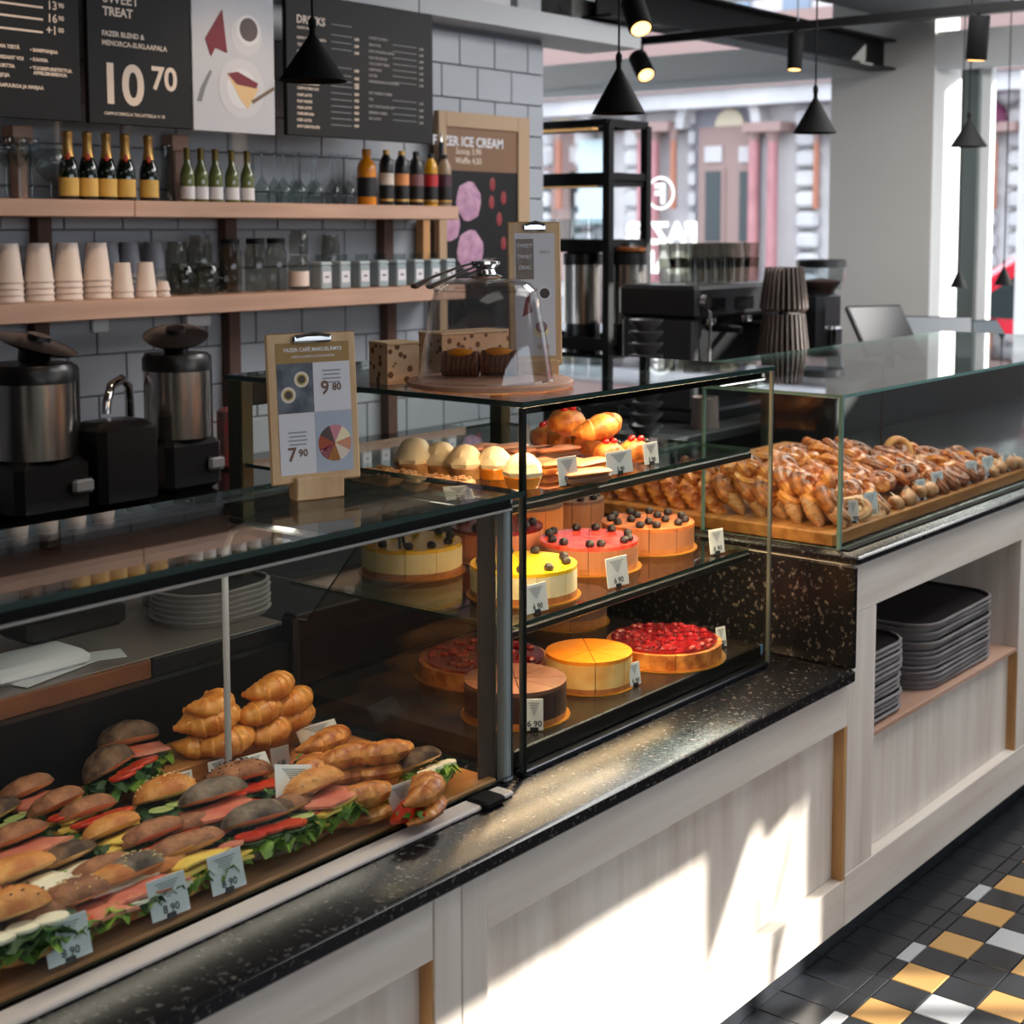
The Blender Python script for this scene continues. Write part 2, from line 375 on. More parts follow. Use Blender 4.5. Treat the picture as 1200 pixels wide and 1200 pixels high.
# window wall on the right (plane x = 8)
XW = 8.0
yc0, yc1 = 3.53, 4.17
q = MB(); q.box((XW-.03, yc0, 0), (XW+.3, yc1, 3.1)); struct(q.build('wall_right', mat('grey_pillar_plaster', (186, 182, 178), .75), smooth=False))
q = MB(); q.box((XW, -3, 2.61), (XW+.3, 7, 2.80)); struct(q.build('trim_2', mat('grey_header', (196, 196, 196), .7), smooth=False))
q = MB(); q.box((XW-.02, yc1, 2.585), (XW+.04, 7, 2.62)); q.box((XW-.02, -3, 2.585), (XW+.04, yc0, 2.62)); struct(q.build('trim_3', paintW, smooth=False))
q = MB(); q.box((XW, -3, 0), (XW+.3, 1.8, 2.61)); struct(q.build('wall_right_front', mat('dark_grey_wall', (52, 50, 50), .8), smooth=False))
def ypx(u, v=250, x=XW): return atx(u, v, x).y
# window reveal and frames right of the pillar
q = MB(); q.add([(XW-.03, yc0, 0), (XW+.0, yc0-.005, 0), (XW+.34, ypx(1113), 0), (XW+.34, yc0, 0), (XW-.03, yc0, 2.61), (XW+.0, yc0-.005, 2.61), (XW+.34, ypx(1113), 2.61), (XW+.34, yc0, 2.61)],
      [(3, 2, 1, 0), (4, 5, 6, 7), (0, 1, 5, 4), (1, 2, 6, 5), (2, 3, 7, 6), (3, 0, 4, 7)]); struct(q.build('trim_4', mat('white_gloss_reveal', (236, 236, 234), .5), smooth=False))
w2 = MB(); w2.box((XW+.1, ypx(1150), 0), (XW+.16, ypx(1139), 2.61)); w2.box((XW+.1, 1.8, .3), (XW+.16, ypx(1150), .36)); win2 = struct(w2.build('window_2', mat('white_frame', (232, 234, 234), .4), smooth=False))
q = MB(); q.box((XW+.08, ypx(1136), 0), (XW+.14, ypx(1116), 2.61)); q.build('mullion', mat('grey_aluminium', (120, 128, 126), .35, .6), win2, False)
q = MB(); q.box((XW+.12, 1.8, .3), (XW+.128, ypx(1139), 2.61)); q.build('pane', G_win, win2, False)
q = MB(); q.box((XW+.5, ypx(1168), 0), (XW+.56, ypx(1152), 2.61)); q.build('outer_jamb', mat('pale_jamb', (214, 214, 222), .5), win2, False)
w3 = MB(); w3.box((XW+.1, yc1, .9), (XW+.16, 7, .96)); w3.box((XW+.1, yc1, .0), (XW+.2, 7, .9)); win3 = struct(w3.build('window_3', MATS['white_frame'], smooth=False))
q = MB(); q.box((XW+.12, yc1, .96), (XW+.128, 7, 2.61)); q.build('pane', G_win, win3, False)
q = MB(); q.box((XW+.12, -3, 2.80), (XW+.128, 7, 3.1)); w4 = struct(q.build('window_4', G_win, smooth=False))

# reversed shop lettering on the glass (reads properly from the street)
sg = thing('window_lettering', 'white shop name lettering with round emblem, read in reverse on the window', 'sign', (XW+.115, aty(0, 0, 1).y*0+atx(762, 272, XW).y, 1.6))
y0s = atx(762, 272, XW).y
text('FAZER', .19, vin, sg, (0, 0, atx(762, 285, XW).z-1.6), (PI/2, 0, PI/2), 'CENTER', .010, sx=1.05)
text('CAFÉ', .19, vin, sg, (0, 0, atx(762, 285, XW).z-1.6-.19), (PI/2, 0, PI/2), 'CENTER', .010, sx=1.05)
q = MB(); q.tube([(0, .1*math.cos(a), .1*math.sin(a)) for a in [2*PI*k/32 for k in range(32)]], .009, 6, closed=True, flat=.3)
q.build('emblem_ring', vin, sg, loc=(0, 0, atx(762, 226, XW).z-1.6))
text('F', .17, vin, sg, (0, 0, atx(762, 237, XW).z-1.6), (PI/2, 0, PI/2), 'CENTER', .008)

# ceiling beams, lamp track
def hbeam(x0, x1, y, z, h, w, name, label):
    t = thing(name, label, 'beam', (x0, y, z)); q = MB(); L_ = x1-x0
    q.box((0, -.006, .01), (L_, .006, h-.01)); q.build('web', blackM, t, False)
    q = MB(); q.box((0, -w/2, 0), (L_, w/2, .012)); q.build('bottom_flange', blackM, t, False)
    q = MB(); q.box((0, -w/2, h-.012), (L_, w/2, h)); q.build('top_flange', blackM, t, False)
greyM = mat('grey_beam_paint', (92, 96, 100), .6)
hbeam(5.2, 7.96, 3.84, 2.60, .17, .16, 'steel_beam', 'black steel I-beam ending at the grey pillar')
q = MB(); q.box((5.0, 3.0, 2.86), (7.95, 3.7, 3.09)); struct(q.build('trim_5', greyM, smooth=False))

# ------------------------------------------------------------------ outside
q = MB(); q.box((8.3, -30, -.3), (60, 60, -.12)); struct(q.build('ground', mat('asphalt', (120, 118, 120), .9), smooth=False))
XF = 32.0
stone = mat('pale_facade_stone', (184, 176, 176), .85, c2=(200, 192, 190), scale=.6)
stoneB = mat('rusticated_block', (206, 200, 198), .85, c2=(184, 178, 180), scale=.9)
stoneG = mat('grey_facade_stone', (128, 124, 132), .85)
pinkC = mat('pink_granite', (180, 122, 124), .5, c2=(160, 102, 106), scale=1.5)
orangeC = mat('terracotta_shaft', (166, 104, 82), .6)
doorM = mat('brown_portal', (150, 122, 116), .7)
dglass = mat('dark_door_glass', (34, 42, 44), .2)
lintM = mat('reddish_cornice', (150, 120, 114), .7)
fac = thing('facade', 'pale ornate stone facade with pink columns across the street', 'building', (XF, 20, 0))
def P(u, v, dx=0): p = atx(u, v, XF); return Vector((dx, p.y-20, p.z))
def fbox(name, u0, v0, u1, v1, th, m, dx=0, par=None, bev=0):
    a = P(u0, v0); c = P(u1, v1); q = MB()
    A = (-th-dx, min(a.y, c.y), min(a.z, c.z)); B = (-dx, max(a.y, c.y), max(a.z, c.z))
    (q.bbox(A, B, bev) if bev else q.box(A, B)); return q.build(name, m, par or fac, False)
q = MB(); q.box((0, -40, -.3), (1, 40, 16)); q.build('wall', stone, fac, False)
# arches: rings and infill
def arch(uc, vc, ro, ri, th, m, name='arch'):
    c = P(uc, vc); k = abs(P(uc+1, vc).y-c.y); q = MB(); n = 18; vs = []; fs = []
    for i in range(n+1):
        a = PI*i/n
        for r in (ro*k, ri*k):
            for x in (-th, 0): vs.append((x, c.y+r*math.cos(a), c.z+r*math.sin(a)))
    for i in range(n):
        p = i*4; g = p+4
        fs += [(p, p+2, g+2, g), (p+1, g+1, g+3, p+3), (p, g, g+1, p+1), (p+2, p+3, g+3, g+2)]
    q.add(vs, fs); return q.build(name, m, fac, False)
def disc(uc, vc, r, m, th, name, half=True):
    c = P(uc, vc); k = abs(P(uc+1, vc).y-c.y); q = MB(); n = 20
    pts = [(-th, c.y+r*k*math.cos(PI*i/n*(1 if half else 2)), c.z+r*k*math.sin(PI*i/n*(1 if half else 2))) for i in range(n+1)]
    q.add(pts+[(0.05, y, z) for _, y, z in pts], [tuple(range(n+1)), tuple(range(2*n+1, n, -1))]+[(i, i+1, n+2+i, n+1+i) for i in range(n)]); return q.build(name, m, fac, False)
for uc in (662, 860, 1062, 1262):
    fbox('portal_recess', uc-44, 150, uc+30, 330, .05, stoneG)
    disc(uc-8, 150, 40, stoneG, .06, 'portal_arch')
    arch(uc-8, 150, 50, 40, .5, stoneB)
    fbox('door_surround', uc-38, 150, uc+28, 330, .12, doorM)
    disc(uc-2, 148, 17, mat('lunette_glass', (196, 178, 150), .3), .14, 'lunette')
    for k, (a, c) in enumerate(((-32, -8), (8, 27))):
        p = fbox('door_leaf', uc+a, 198, uc+c, 330, .16, doorM)
        fbox('pane', uc+a+3, 201, uc+c-4, 283, .17, dglass, par=p) if False else fbox('door_glass', uc+a+3, 201, uc+c-4, 283, .18, dglass)
        fbox('door_panel', uc+a+2, 172, uc+c-2, 190, .18, stone)
    fbox('impost', uc-100, 146, uc-58, 155, .75, lintM); fbox('impost', uc+28, 146, uc+72, 155, .75, lintM)
def column(u, wpx, v0, v1, m):
    a = P(u, v0); c = P(u, v1); k = abs(P(u+1, v0).y-a.y); r = wpx*k/2; q = MB()
    q.lathe([(r*1.1, c.z), (r*1.05, c.z+.3), (r, c.z+.35), (r*.92, a.z-.3)], 14, c=(-.45, a.y, 0)); q.build('column', m, fac)
    q = MB(); q.lathe([(r*.95, a.z-.3), (r*1.35, a.z-.05), (r*1.4, a.z)], 14, c=(-.45, a.y, 0)); q.build('capital', lintM, fac)
for u in (570, 582, 765, 778, 895, 917, 1100, 1112, 1228): column(u, 12, 152, 330, pinkC)
for u in (667, 801, 968, 1176): column(u, 7, 152, 245, orangeC)
for (u0, u1) in ((600, 628), (636, 652), (676, 700), (734, 756), (808, 818), (934, 962), (975, 1000), (1014, 1050), (1120, 1170), (1182, 1222)):
    for k in range(9):
        v = 126+k*24
        fbox('rusticated_block', u0+.6, v+1.2, u1-.6, v+22.6, .22, stoneB, bev=.09)
for (u0, u1) in ((688, 712),): fbox('window_pane', u0-2, 165, u1+4, 262, .3, mat('pale_blind', (190, 204, 208), .6))
fbox('cornice', 500, 88, 1400, 96, .8, stoneB); fbox('cornice', 500, 62, 1400, 72, 1.0, lintM)
for k in range(22):
    fbox('frieze_block', 560+k*34, 99, 586+k*34, 122, .25, stoneB, bev=.1)
for k in range(9):
    u = 640+k*70; fbox('upper_window', u, -30, u+30, 48, .1, mat('blue_grey_window', (120, 132, 150), .2)); fbox('sill', u-4, 48, u+34, 52, .4, stone)
disc(1158, 145, 26, mat('magenta_awning', (128, 52, 92), .6), .9, 'awning')

# red car at the kerb
redP = mat('red_car_paint', (196, 16, 44), .2, coat=1)
car = thing('car', 'red car parked outside the right-hand window', 'car', (11.9, 3.1, -.1), R(180))
def carprof(s): return s
q = MB()
# side silhouette in y (length, nose towards +y), z up; extruded over x
cp = [(-2.1, .35), (2.0, .32), (2.12, .55), (2.05, .82), (1.75, .98), (1.0, 1.06), (.35, 1.5), (-.3, 1.6), (-1.2, 1.58), (-1.9, 1.12), (-2.12, .95)]
n = len(cp); vs = []
for x, ins in ((-.9, .0), (-.82, .0), (.82, 0), (.9, 0)):
    for (y, z) in cp:
        k = 1 if abs(x) < .85 else .97
        xx = x*(1 if z < 1.1 else .82); vs.append((xx, y*k, z*k+.01))
fs = [tuple(range(n)), tuple(range(4*n-1, 3*n-1, -1))]
for a in range(3):
    for i in range(n): j = (i+1) % n; fs.append((a*n+i, a*n+n+i, a*n+n+j, a*n+j))
q.add(vs, fs); q.build('body', redP, car)
q = MB()
for sx in (-1, 1): q.add([(sx*.775, .9, 1.07), (sx*.75, .32, 1.44), (sx*.745, -.3, 1.5), (sx*.745, -1.1, 1.47), (sx*.775, -1.6, 1.12)], [(0, 1, 2, 3, 4)])
q.build('side_window', dglass, car, False)
q = MB(); q.add([(-.68, 1.02, 1.075), (.68, 1.02, 1.075), (.64, .4, 1.5), (-.64, .4, 1.5)], [(0, 1, 2, 3)]); q.build('windscreen', dglass, car, False)
for y in (-1.3, 1.3):
    for x in (-.82, .82):
        w = MB(); w.cyl((x-.1, y, .33), (x+.1, y, .33), .33, n=24); o = w.build('wheel', rubber, car)
        w = MB(); w.cyl((x-.108, y, .33), (x+.108, y, .33), .2, n=16); w.build('hub', steelD, o)
for x in (-.7, .7):
    w = MB(); w.ball((x, 1.98, .78), (.16, .12, .08)); w.build('headlight', chrome, car)
    w = MB(); w.ball((x*1.3, .75, 1.08), (.09, .06, .06)); w.build('mirror', redP, car)

# ------------------------------------------------------------------ front counter
XS = 3.07
ct = thing('counter', 'whitewashed wooden counter base under the low granite worktop', 'counter', (0, D, 0))
q = MB(); q.box((-1.5, .04, .065), (XS, .86, .655)); q.build('carcass', wwash, ct, False)
q = MB(); q.box((-1.5, .03, 0), (XS, .8, .065)); q.build('kick_plate', tileB, ct, False)
def rail(name, x0, z0, x1, z1, m, par, y0=0, y1=.04):
    q = MB(); q.bbox((x0, y0, z0), (x1, y1, z1), .002); return q.build(name, m, par, False)
rail('top_rail', -1.5, .55, 1.655, .657, wwashH, ct); rail('top_rail', 1.785, .55, XS, .657, wwashH, ct)
rail('bottom_rail', -1.5, .065, 1.655, .18, wwashH, ct); rail('bottom_rail', 1.785, .065, XS, .18, wwashH, ct)
rail('stile', 1.655, .065, 1.7195, .657, wwash, ct, -.002); rail('stile', 1.7205, .065, 1.785, .657, wwash, ct, -.002)
rail('stile', .15, .18, .22, .55, wwash, ct)
rail('panel', .22, .18, 1.655, .55, wwash, ct, .028, .042)
rail('panel', 1.785, .18, XS, .55, wwash, ct, .028, .042)
q = MB(); q.box((1.651, .001, .18), (1.6552, .03, .55)); q.build('raw_edge', edgeW, ct, False); q = MB(); q.box((XS-.014, .001, .18), (XS-.001, .03, .55)); q.build('raw_edge', edgeW, ct, False)

hc = thing('counter', 'taller whitewashed counter base with an open shelf of trays', 'counter', (XS, D, 0))
xc0, xc1 = 3.21-XS, 4.14-XS
q = MB(); q.box((0, .04, .065), (3.4, .86, .48)); q.box((0, .40, .48), (3.4, .86, .93)); q.box((0, .04, .48), (xc0-.02, .4, .93)); q.box((xc1, .04, .48), (3.4, .4, .93)); q.box((xc0-.02, .04, .81), (xc1, .4, .93)); q.build('carcass', wwash, hc, False)
q = MB(); q.box((0, .03, 0), (3.4, .8, .065)); q.build('kick_plate', tileB, hc, False)
rail('top_rail', .0, .812, 3.4, .929, wwashH, hc, -.001)
rail('bottom_rail', 0, .065, 3.4, .19, wwashH, hc, -.001)
rail('stile', 0, .19, xc0, .812, wwash, hc); rail('stile', xc1, .19, xc1+.14, .812, wwash, hc)
rail('panel', xc0, .19, xc1, .482, wwash, hc, .028, .042)
q = MB(); q.bbox((xc0-.02, .006, .482), (xc1, .4, .496), .002); q.build('shelf_board', shelfW, hc, False)
q = MB(); q.box((xc1-.004, .001, .19), (xc1-.0005, .03, .482)); q.build('raw_edge', edgeW, hc, False)
rail('panel', xc1+.14, .19, 3.3, .812, wwash, hc, .028, .042)

# trays in the open shelf
def roundrect(w, d, r, n=5):
    p = []
    for cx, cy, a0 in ((w/2-r, d/2-r, 0), (-w/2+r, d/2-r, 90), (-w/2+r, -d/2+r, 180), (w/2-r, -d/2+r, 270)):
        for k in range(n+1): a = R(a0+90*k/n); p.append((cx+r*math.cos(a), cy+r*math.sin(a)))
    return p
def tray_mesh(w, d):
    q = MB(); o = roundrect(w, d, .09); i = roundrect(w-.016, d-.016, .082); lo = roundrect(w-.02, d-.02, .08); n = len(o)
    vs = [(x, y, 0) for x, y in lo]+[(x, y, .012) for x, y in o]+[(x, y, .014) for x, y in i]+[(x, y, .005) for x, y in roundrect(w-.03, d-.03, .075)]
    fs = [tuple(range(n-1, -1, -1))]+[(k*n+a, k*n+(a+1) % n, (k+1)*n+(a+1) % n, (k+1)*n+a) for k in range(3) for a in range(n)]+[tuple(range(3*n, 4*n))]
    q.add(vs, fs, [0]+[0]*(2*n)+[1]*n+[1]); return q.mesh('tray', [trayM, trayT])
for (cx, cy, w, d, cnt, side) in ((3.315, 1.705, .31, .30, 14, 'left'), (3.80, 1.72, .50, .33, 14, 'right')):
    me = tray_mesh(w, d)
    for k in range(cnt):
        o = linkmesh('serving_tray', me, None, (cx+random.uniform(-.004, .004), cy+random.uniform(-.004, .004), .4965+k*.0128), (0, 0, R(random.uniform(-1.2, 1.2))))
        if k == cnt-1: tag(o, 'topmost dark tray of the %s stack in the open counter shelf' % side, 'tray', 'trays in the %s stack' % side)
        else: tag(o, 'grey tray under the topmost one in the %s stack of the open shelf' % side, 'tray', 'trays in the %s stack' % side)

# granite
q = MB(); q.bbox((-1.5, 1.515, .657), (XS-.001, 2.42, ZL), .006); tag(q.build('worktop', granite), 'low speckled black granite worktop under the sandwiches and cakes', 'worktop')
q = MB(); q.bbox((XS, 1.515, .9295), (XS+3.4, 2.48, ZH), .005); tag(q.build('worktop', granite), 'high speckled black granite worktop under the pastry case', 'worktop')
q = MB(); q.bbox((XS-.012, 1.516, ZL+.0005), (XS+.0005, 2.42, ZH-.0205), .003); q.build('end_panel', granite, hc, False, loc=(0, 0, 0)).location = (-XS, -D, 0)

# ------------------------------------------------------------------ glass helpers
def pane(name, a, b, par, thin=None, em=None):
    """box pane: two big faces clear, narrow faces green"""
    a = Vector(a); b = Vector(b); d = b-a; ax = min(range(3), key=lambda i: d[i]); q = MB(); q.box(a, b)
    fn = [2, 2, 1, 0, 1, 0]; q.m = [0 if fn[i] == ax else 1 for i in range(6)]
    return q.build(name, [G_case, em or G_edge], par, False)
# ---- sandwich case
c1 = thing('display_case', 'low glass display case full of sandwiches, its top glass below the sign', 'display case', (0, YG, ZL))
z1 = 1.23-ZL
pane('front_glass', (-1.4, .004, .012), (2.035, .010, z1-.022), c1)
pane('top_glass', (-1.4, -.012, z1-.010), (2.052, .41, z1), c1)
q = MB(); q.bbox((-1.4, .002, z1-.030), (2.03, .014, z1-.0105), .002); q.build('front_rail', mattB, c1, False); q = MB(); q.bbox((-1.4, -.001, z1-.0345), (2.03, .012, z1-.030), .001); q.build('rail_edge', mat('satin_edge', (150, 146, 142), .5), c1, False)
q = MB(); q.bbox((-1.4, -.041, .0005), (1.90, -.001, .010), .003); q.bbox((1.945, -.041, .0005), (1.985, -.001, .010), .003); q.build('base_strip', mat('pale_aluminium', (206, 196, 190), .5), c1, False)
q = MB(); q.bbox((1.895, -.052, .0008), (1.95, -.004, .016), .004); q.build('hinge', mattB, c1, False)
q = MB(); q.bbox((2.020, .008, 0), (2.044, .032, z1-.012), .004); q.build('post', mat('satin_grey_post', (168, 171, 176), .4), c1, False)
q = MB(); q.bbox((1.972, .03, 0), (2.018, .036, z1-.03), .002); q.build('post_fin', mat('dark_brown_post', (84, 62, 52), .4), c1, False)
q = MB(); q.box((-1.4, .012, .001), (2.0, .58, .004)); q.build('deck', blackM, c1, False)
q = MB(); q.box((-1.4, .575, .016), (2.02, .60, .165)); q.build('back_panel', mat('gunmetal_panel', (48, 50, 56), .3, .8), c1, False)
# end glass with rounded upper corner
q = MB(); pts = [(.04, .016), (.60, .016), (.60, .17)]+[(.56+.04*math.cos(a), .17+.045*math.sin(a)) for a in [R(15*k) for k in range(1, 6)]]+[(.54, .215), (.3, z1-.04), (.04, z1-.04)]
n = len(pts); q.add([(2.024, y, z) for y, z in pts]+[(2.031, y, z) for y, z in pts], [tuple(range(n)), tuple(range(2*n-1, n-1, -1))]+[(i, n+i, n+(i+1) % n, (i+1) % n) for i in range(n)], [0, 0]+[1]*n)
q.build('end_glass', [glassmat('smoked_end_glass', (242, 234, 226), 1.5), G_edge], c1, False)
q = MB(); q.bbox((2.005, .555, .016), (2.022, .60, .225), .006); q.build('end_bracket', steelD, c1, False)
q = MB(); q.cyl((-1.4, .40, z1-.02), (2.0, .40, z1-.02), .006); q.build('rear_rail', steelD, c1)
# upright glass divider inside
q = MB(); q.tube([(1.669, .36, .02), (1.669, .36, .44), (1.669, .34, .48), (1.669, .30, .50), (1.669, .02, .505)], .006, 8); q.build('support_rod', MATS['satin_grey_post'], c1)
# service ledge behind
sv = thing('service_ledge', 'grey service ledge with wooden front lip behind the sandwich case', 'shelf', (0, 2.30, .855))
q = MB(); q.bbox((-1.4, 0, 0), (2.03, .50, .035), .003); q.build('ledge_top', mat('grey_laminate', (118, 108, 104), .35), sv, False)
q = MB(); q.bbox((-1.4, -.012, -.002), (1.69, .001, .034), .002); q.build('lip', mat('copper_brown_lip', (126, 78, 54), .35, c2=(100, 62, 44), scale=5), sv, False)
q = MB(); q.bbox((1.695, -.012, -.002), (2.03, .001, .034), .002); q.build('steel_lip', steelD, sv, False)
q = MB(); q.box((-1.4, .13, -.855), (2.03, .48, 0)); q.build('cabinet_body', mat('dark_cabinet', (30, 30, 33), .6), sv, False)
# board under sandwiches
wbx = thing('serving_board', 'long oak board carrying all the sandwiches', 'board', (1.2, 1.97, ZL+.0043))
q = MB(); q.bbox((-1.2, -.274, 0), (.80, .285, .012), .003); q.build('plank', board, wbx, False)
ZB = ZL+.0168

# ---- cake case
c2 = thing('display_case', 'tall three-tier glass display case of cakes with glass dome on top', 'display case', (2.06, YG, ZL))
W2, H2, D2 = .90, 1.39-ZL, .82
pane('front_glass', (0, 0, .002), (W2, .006, H2-.012), c2)
pane('top_glass', (-.006, -.006, H2-.010), (W2+.0, D2, H2), c2)
pane('side_glass', (0, .008, .28), (.006, D2-.04, H2-.012), c2)
q = MB(); q.box((-.003, -.003, .002), (.007, .007, H2-.012)); q.build('corner_seam', mat('dark_glass_seam', (8, 20, 18), .15), c2, False)
q = MB(); q.box((W2-.003, -.001, .002), (W2+.003, .007, H2-.012)); q.build('end_seam', mat('grey_glass_seam', (88, 92, 88), .25), c2, False)
q = MB(); q.bbox((0, D2-.045, .0), (.035, D2, H2-.012), .003); q.build('rear_post', oliveM, c2, False); q = MB(); q.bbox((W2-.035, D2-.045, .0), (W2, D2, H2-.012), .003); q.build('rear_post', oliveM, c2, False)
q = MB(); q.bbox((.035, D2-.03, H2-.07), (W2-.035, D2-.005, H2-.012), .003); q.build('rear_header', mat('dark_bronze_header', (44, 42, 34), .35, .6), c2, False)
q = MB(); q.bbox((.0, .02, .012), (W2, .64, .048), .003); q.build('deck', mat('dark_case_deck', (34, 30, 28), .25, .3), c2, False)
q = MB(); q.bbox((.0, -.001, .001), (W2, .02, .012), .002); q.build('track', steelD, c2, False)
q = MB(); q.bbox((0, .62, .05), (W2, .64, .20), .003); q.build('back_panel', mat('brown_back_panel', (40, 28, 24), .3, .4), c2, False)
zs = {}
for nm, z, y0, y1 in (('middle', .965, .045, .64), ('upper', 1.20, .045, .80)):
    zz = z-ZL; zs[nm] = z
    o = pane('shelf', (.01, y0, zz-.008), (W2-.02, y1, zz), c2)
    q = MB(); q.bbox((.01, y0-.004, zz-.024), (W2-.02, y0+.012, zz-.009), .002); q.build('shelf_rail', mat('dark_rail', (40, 38, 38), .35, .6), c2, False)
    q = MB(); q.box((.03, .012, H2-.026), (W2-.03, .016, H2-.0125)); q.build('light_shield', mat('dark_rail', (1, 1, 1)), c2, False)
area('case_light', (2.51, YG+.10, 1.365), (.84, .06), 5.5, WARM, (R(-12), 0, 0))
area('case_light', (2.51, YG+.10, 1.165), (.84, .06), 6.5, WARM, (R(-14), 0, 0))
area('case_light', (2.51, YG+.10, .935), (.84, .06), 2.6, WARM, (R(-14), 0, 0))
area('sandwich_light', (1.2, YG+.20, 1.2), (1.9, .05), 4.2, (1, .86, .70), (0, 0, 0))
# ---- pastry case
c3 = thing('display_case', 'glass display case on the high worktop heaped with pastries', 'display case', (3.11, 1.585, ZH))
H3, D3, W3 = 1.317-ZH, .377, 2.2
pane('front_glass', (0, 0, .002), (W3, .006, H3-.009), c3, em=G_edge2)
pane('top_glass', (-.004, -.004, H3-.008), (W3, D3+.33, H3), c3, em=G_edge2)
pane('side_glass', (0, .007, .002), (.006, D3, H3-.009), c3, em=G_edge2)
q = MB(); q.box((-.003, -.003, .002), (.006, .006, H3-.009)); q.build('corner_seam', G_edge2, c3, False); q = MB(); q.box((-.002, D3-.004, .002), (.005, D3+.003, H3-.009)); q.build('corner_seam', G_edge2, c3, False)
q = MB(); q.cyl((.33, D3, .004), (.33, D3, H3-.01), .004, n=6); q.cyl((1.0, D3, .004), (1.0, D3, H3-.01), .004, n=6); q.build('support_rod', steelD, c3)
q = MB(); q.bbox((.02, D3-.002, H3+.0005), (.30, D3+.02, H3+.012), .003); q.build('top_bracket', chrome, c3, False)
q = MB(); q.bbox((0, -.024, .0003), (W3, -.003, .005), .001); q.build('base_strip', mattB, c3, False)
bp = thing('serving_board', 'oak board on the high worktop under the heap of pastries', 'board', (3.13, 1.61, ZH+.0005))
q = MB(); q.bbox((0, 0, 0), (1.28, .85, .034), .004); q.build('plank', board, bp, False)
area('case_light', (3.75, 1.70, 1.30), (1.2, .05), 2.2, (1, .74, .48), (R(-18), 0, 0))
area('case_light', (3.3, 2.2, 1.60), (.3, .3), 4.0, (1, .74, .48), (0, 0, 0))

# ------------------------------------------------------------------ price cards
cardme = MB(); cardme.bbox((-.5, -.02, 0), (.5, .02, 1), .01)
def card(label, loc, w=.056, h=.05, yaw=0, tilt=-14, price='8 90', m=None, cat='price card', group=None, roll=0):
    if w > .045: w *= 1.1; h *= 1.1
    t = thing('price_card', label, cat, loc, (R(tilt), R(roll), R(yaw)), group)
    q = MB(); q.bbox((-w/2, -.0008, 0), (w/2, .0008, h), .0006); q.build('card', m or cardM, t, False)
    q = MB(); q.bbox((-.008, -.002, -.003), (.008, .004, .006), .001); q.build('clip', darkP, t, False)
    q = MB()
    for k, (l, z) in enumerate(((.62, .86), (.5, .80), (.42, .74), (.34, .68), (.26, .62), (.18, .56), (.10, .50))):
        q.box((-w*l/2, -.0012, h*z-.0007), (w*l/2, -.0009, h*z+.0009))
    q.build('print', inkG, t, False)
    text(price, h*.27, inkM, t, (w*.02, -.0012, h*.12), (PI/2, 0, 0), 'CENTER', .0004, depth=.0001)
    return t

# ------------------------------------------------------------------ food builders
def wig(a): return 1
def croissant_pts(L_, bend, n=22, lift=0):
    p = []
    for i in range(n+1):
        t = -1+2*i/n; a = t*bend
        p.append((L_/2/bend*math.sin(a), -L_/2/bend*(math.cos(a)-math.cos(bend)*1)*1.0+.0, lift*(1-t*t)))
    return p
def croissant_mb(L_=.12, r=.03, bend=1.15, ridges=7, seed=0, flat=.85, q=None, z=None, n=42):
    q = q or MB(); pts = croissant_pts(L_, bend, n); rs = []
    for i in range(n+1):
        t = -1+2*i/n; e = max(.14, (1-abs(t)**1.9))**.75
        saw = ((t*.5+.5)*ridges) % 1.0
        rs.append(r*e*(.90+.14*saw**.7 if t < 0 else .90+.14*(1-saw)**.7))
    zz = r*.8 if z is None else z
    q.tube([(x, y, zz) for x, y, _ in pts], rs, 12, flat=flat); return q
def frill(q, w, d, z, amp=.006, n=44, ins=.62, seed=0, front=True, mi=0):
    rnd = random.Random(seed); ph = rnd.random()*6
    vs = []; fs = []
    for i in range(n):
        a = 2*PI*i/n
        k = 1+.10*math.sin(7*a+ph)+.06*math.sin(13*a+ph*2)
        vs.append((w*ins*math.cos(a), d*ins*math.sin(a), z))
        vs.append((w*k*.85*math.cos(a), d*k*.85*math.sin(a), z+amp*.6*math.sin(9*a)))
        vs.append((w*k*math.cos(a), d*k*math.sin(a), z+amp*math.sin(11*a+ph)-.003))
    for i in range(n):
        j = (i+1) % n
        fs += [(i*3, i*3+1, j*3+1, j*3), (i*3+1, i*3+2, j*3+2, j*3+1)]
    q.add(vs, fs, mi)
def bun_dome(q, w, d, h, z, mi=0, seed=0, sub=1):
    f = lambda v: 1+.05*noise.noise(Vector((v.x*2+seed, v.y*2, v.z*2)))
    q.ball((0, 0, z), (w, d, h), 20, 6, mi, f, z0=0.0)
def slab(q, cx, cy, z, w, d, t, mi, ang=0, sag=.004, seed=0):
    rnd = random.Random(seed); c, s = math.cos(ang), math.sin(ang)
    def fn(u, v, dz):
        x = (u-.5)*w; y = (v-.5)*d; e = max(abs(u-.5), abs(v-.5))*2
        return (cx+x*c-y*s, cy+x*s+y*c, z+dz-sag*e**3+.0015*math.sin(u*7+seed)+.001*math.cos(v*6))
    q.grid(lambda u, v: fn(u, v, t), 6, 4, mi); q.grid(lambda u, v: fn(1-u, v, 0), 6, 4, mi)
    k = 6
    ring = [(i/k, 0) for i in range(k+1)]+[(1, j/4) for j in range(1, 5)]+[(1-i/k, 1) for i in range(1, k+1)]+[(0, 1-j/4) for j in range(1, 4)]
    n = len(ring); q.add([fn(u, v, 0) for u, v in ring]+[fn(u, v, t) for u, v in ring], [(i, (i+1) % n, n+(i+1) % n, n+i) for i in range(n)], mi)
FILL = {'tomato': tomatoM, 'cheese': cheeseM, 'white': cheeseW, 'ham': hamM, 'cuc': cucM, 'carrot': carM, 'egg': cheeseW, 'lettuce': lettuceM, 'dark': lettuceD, 'jam': jamM, 'salami': hamM}
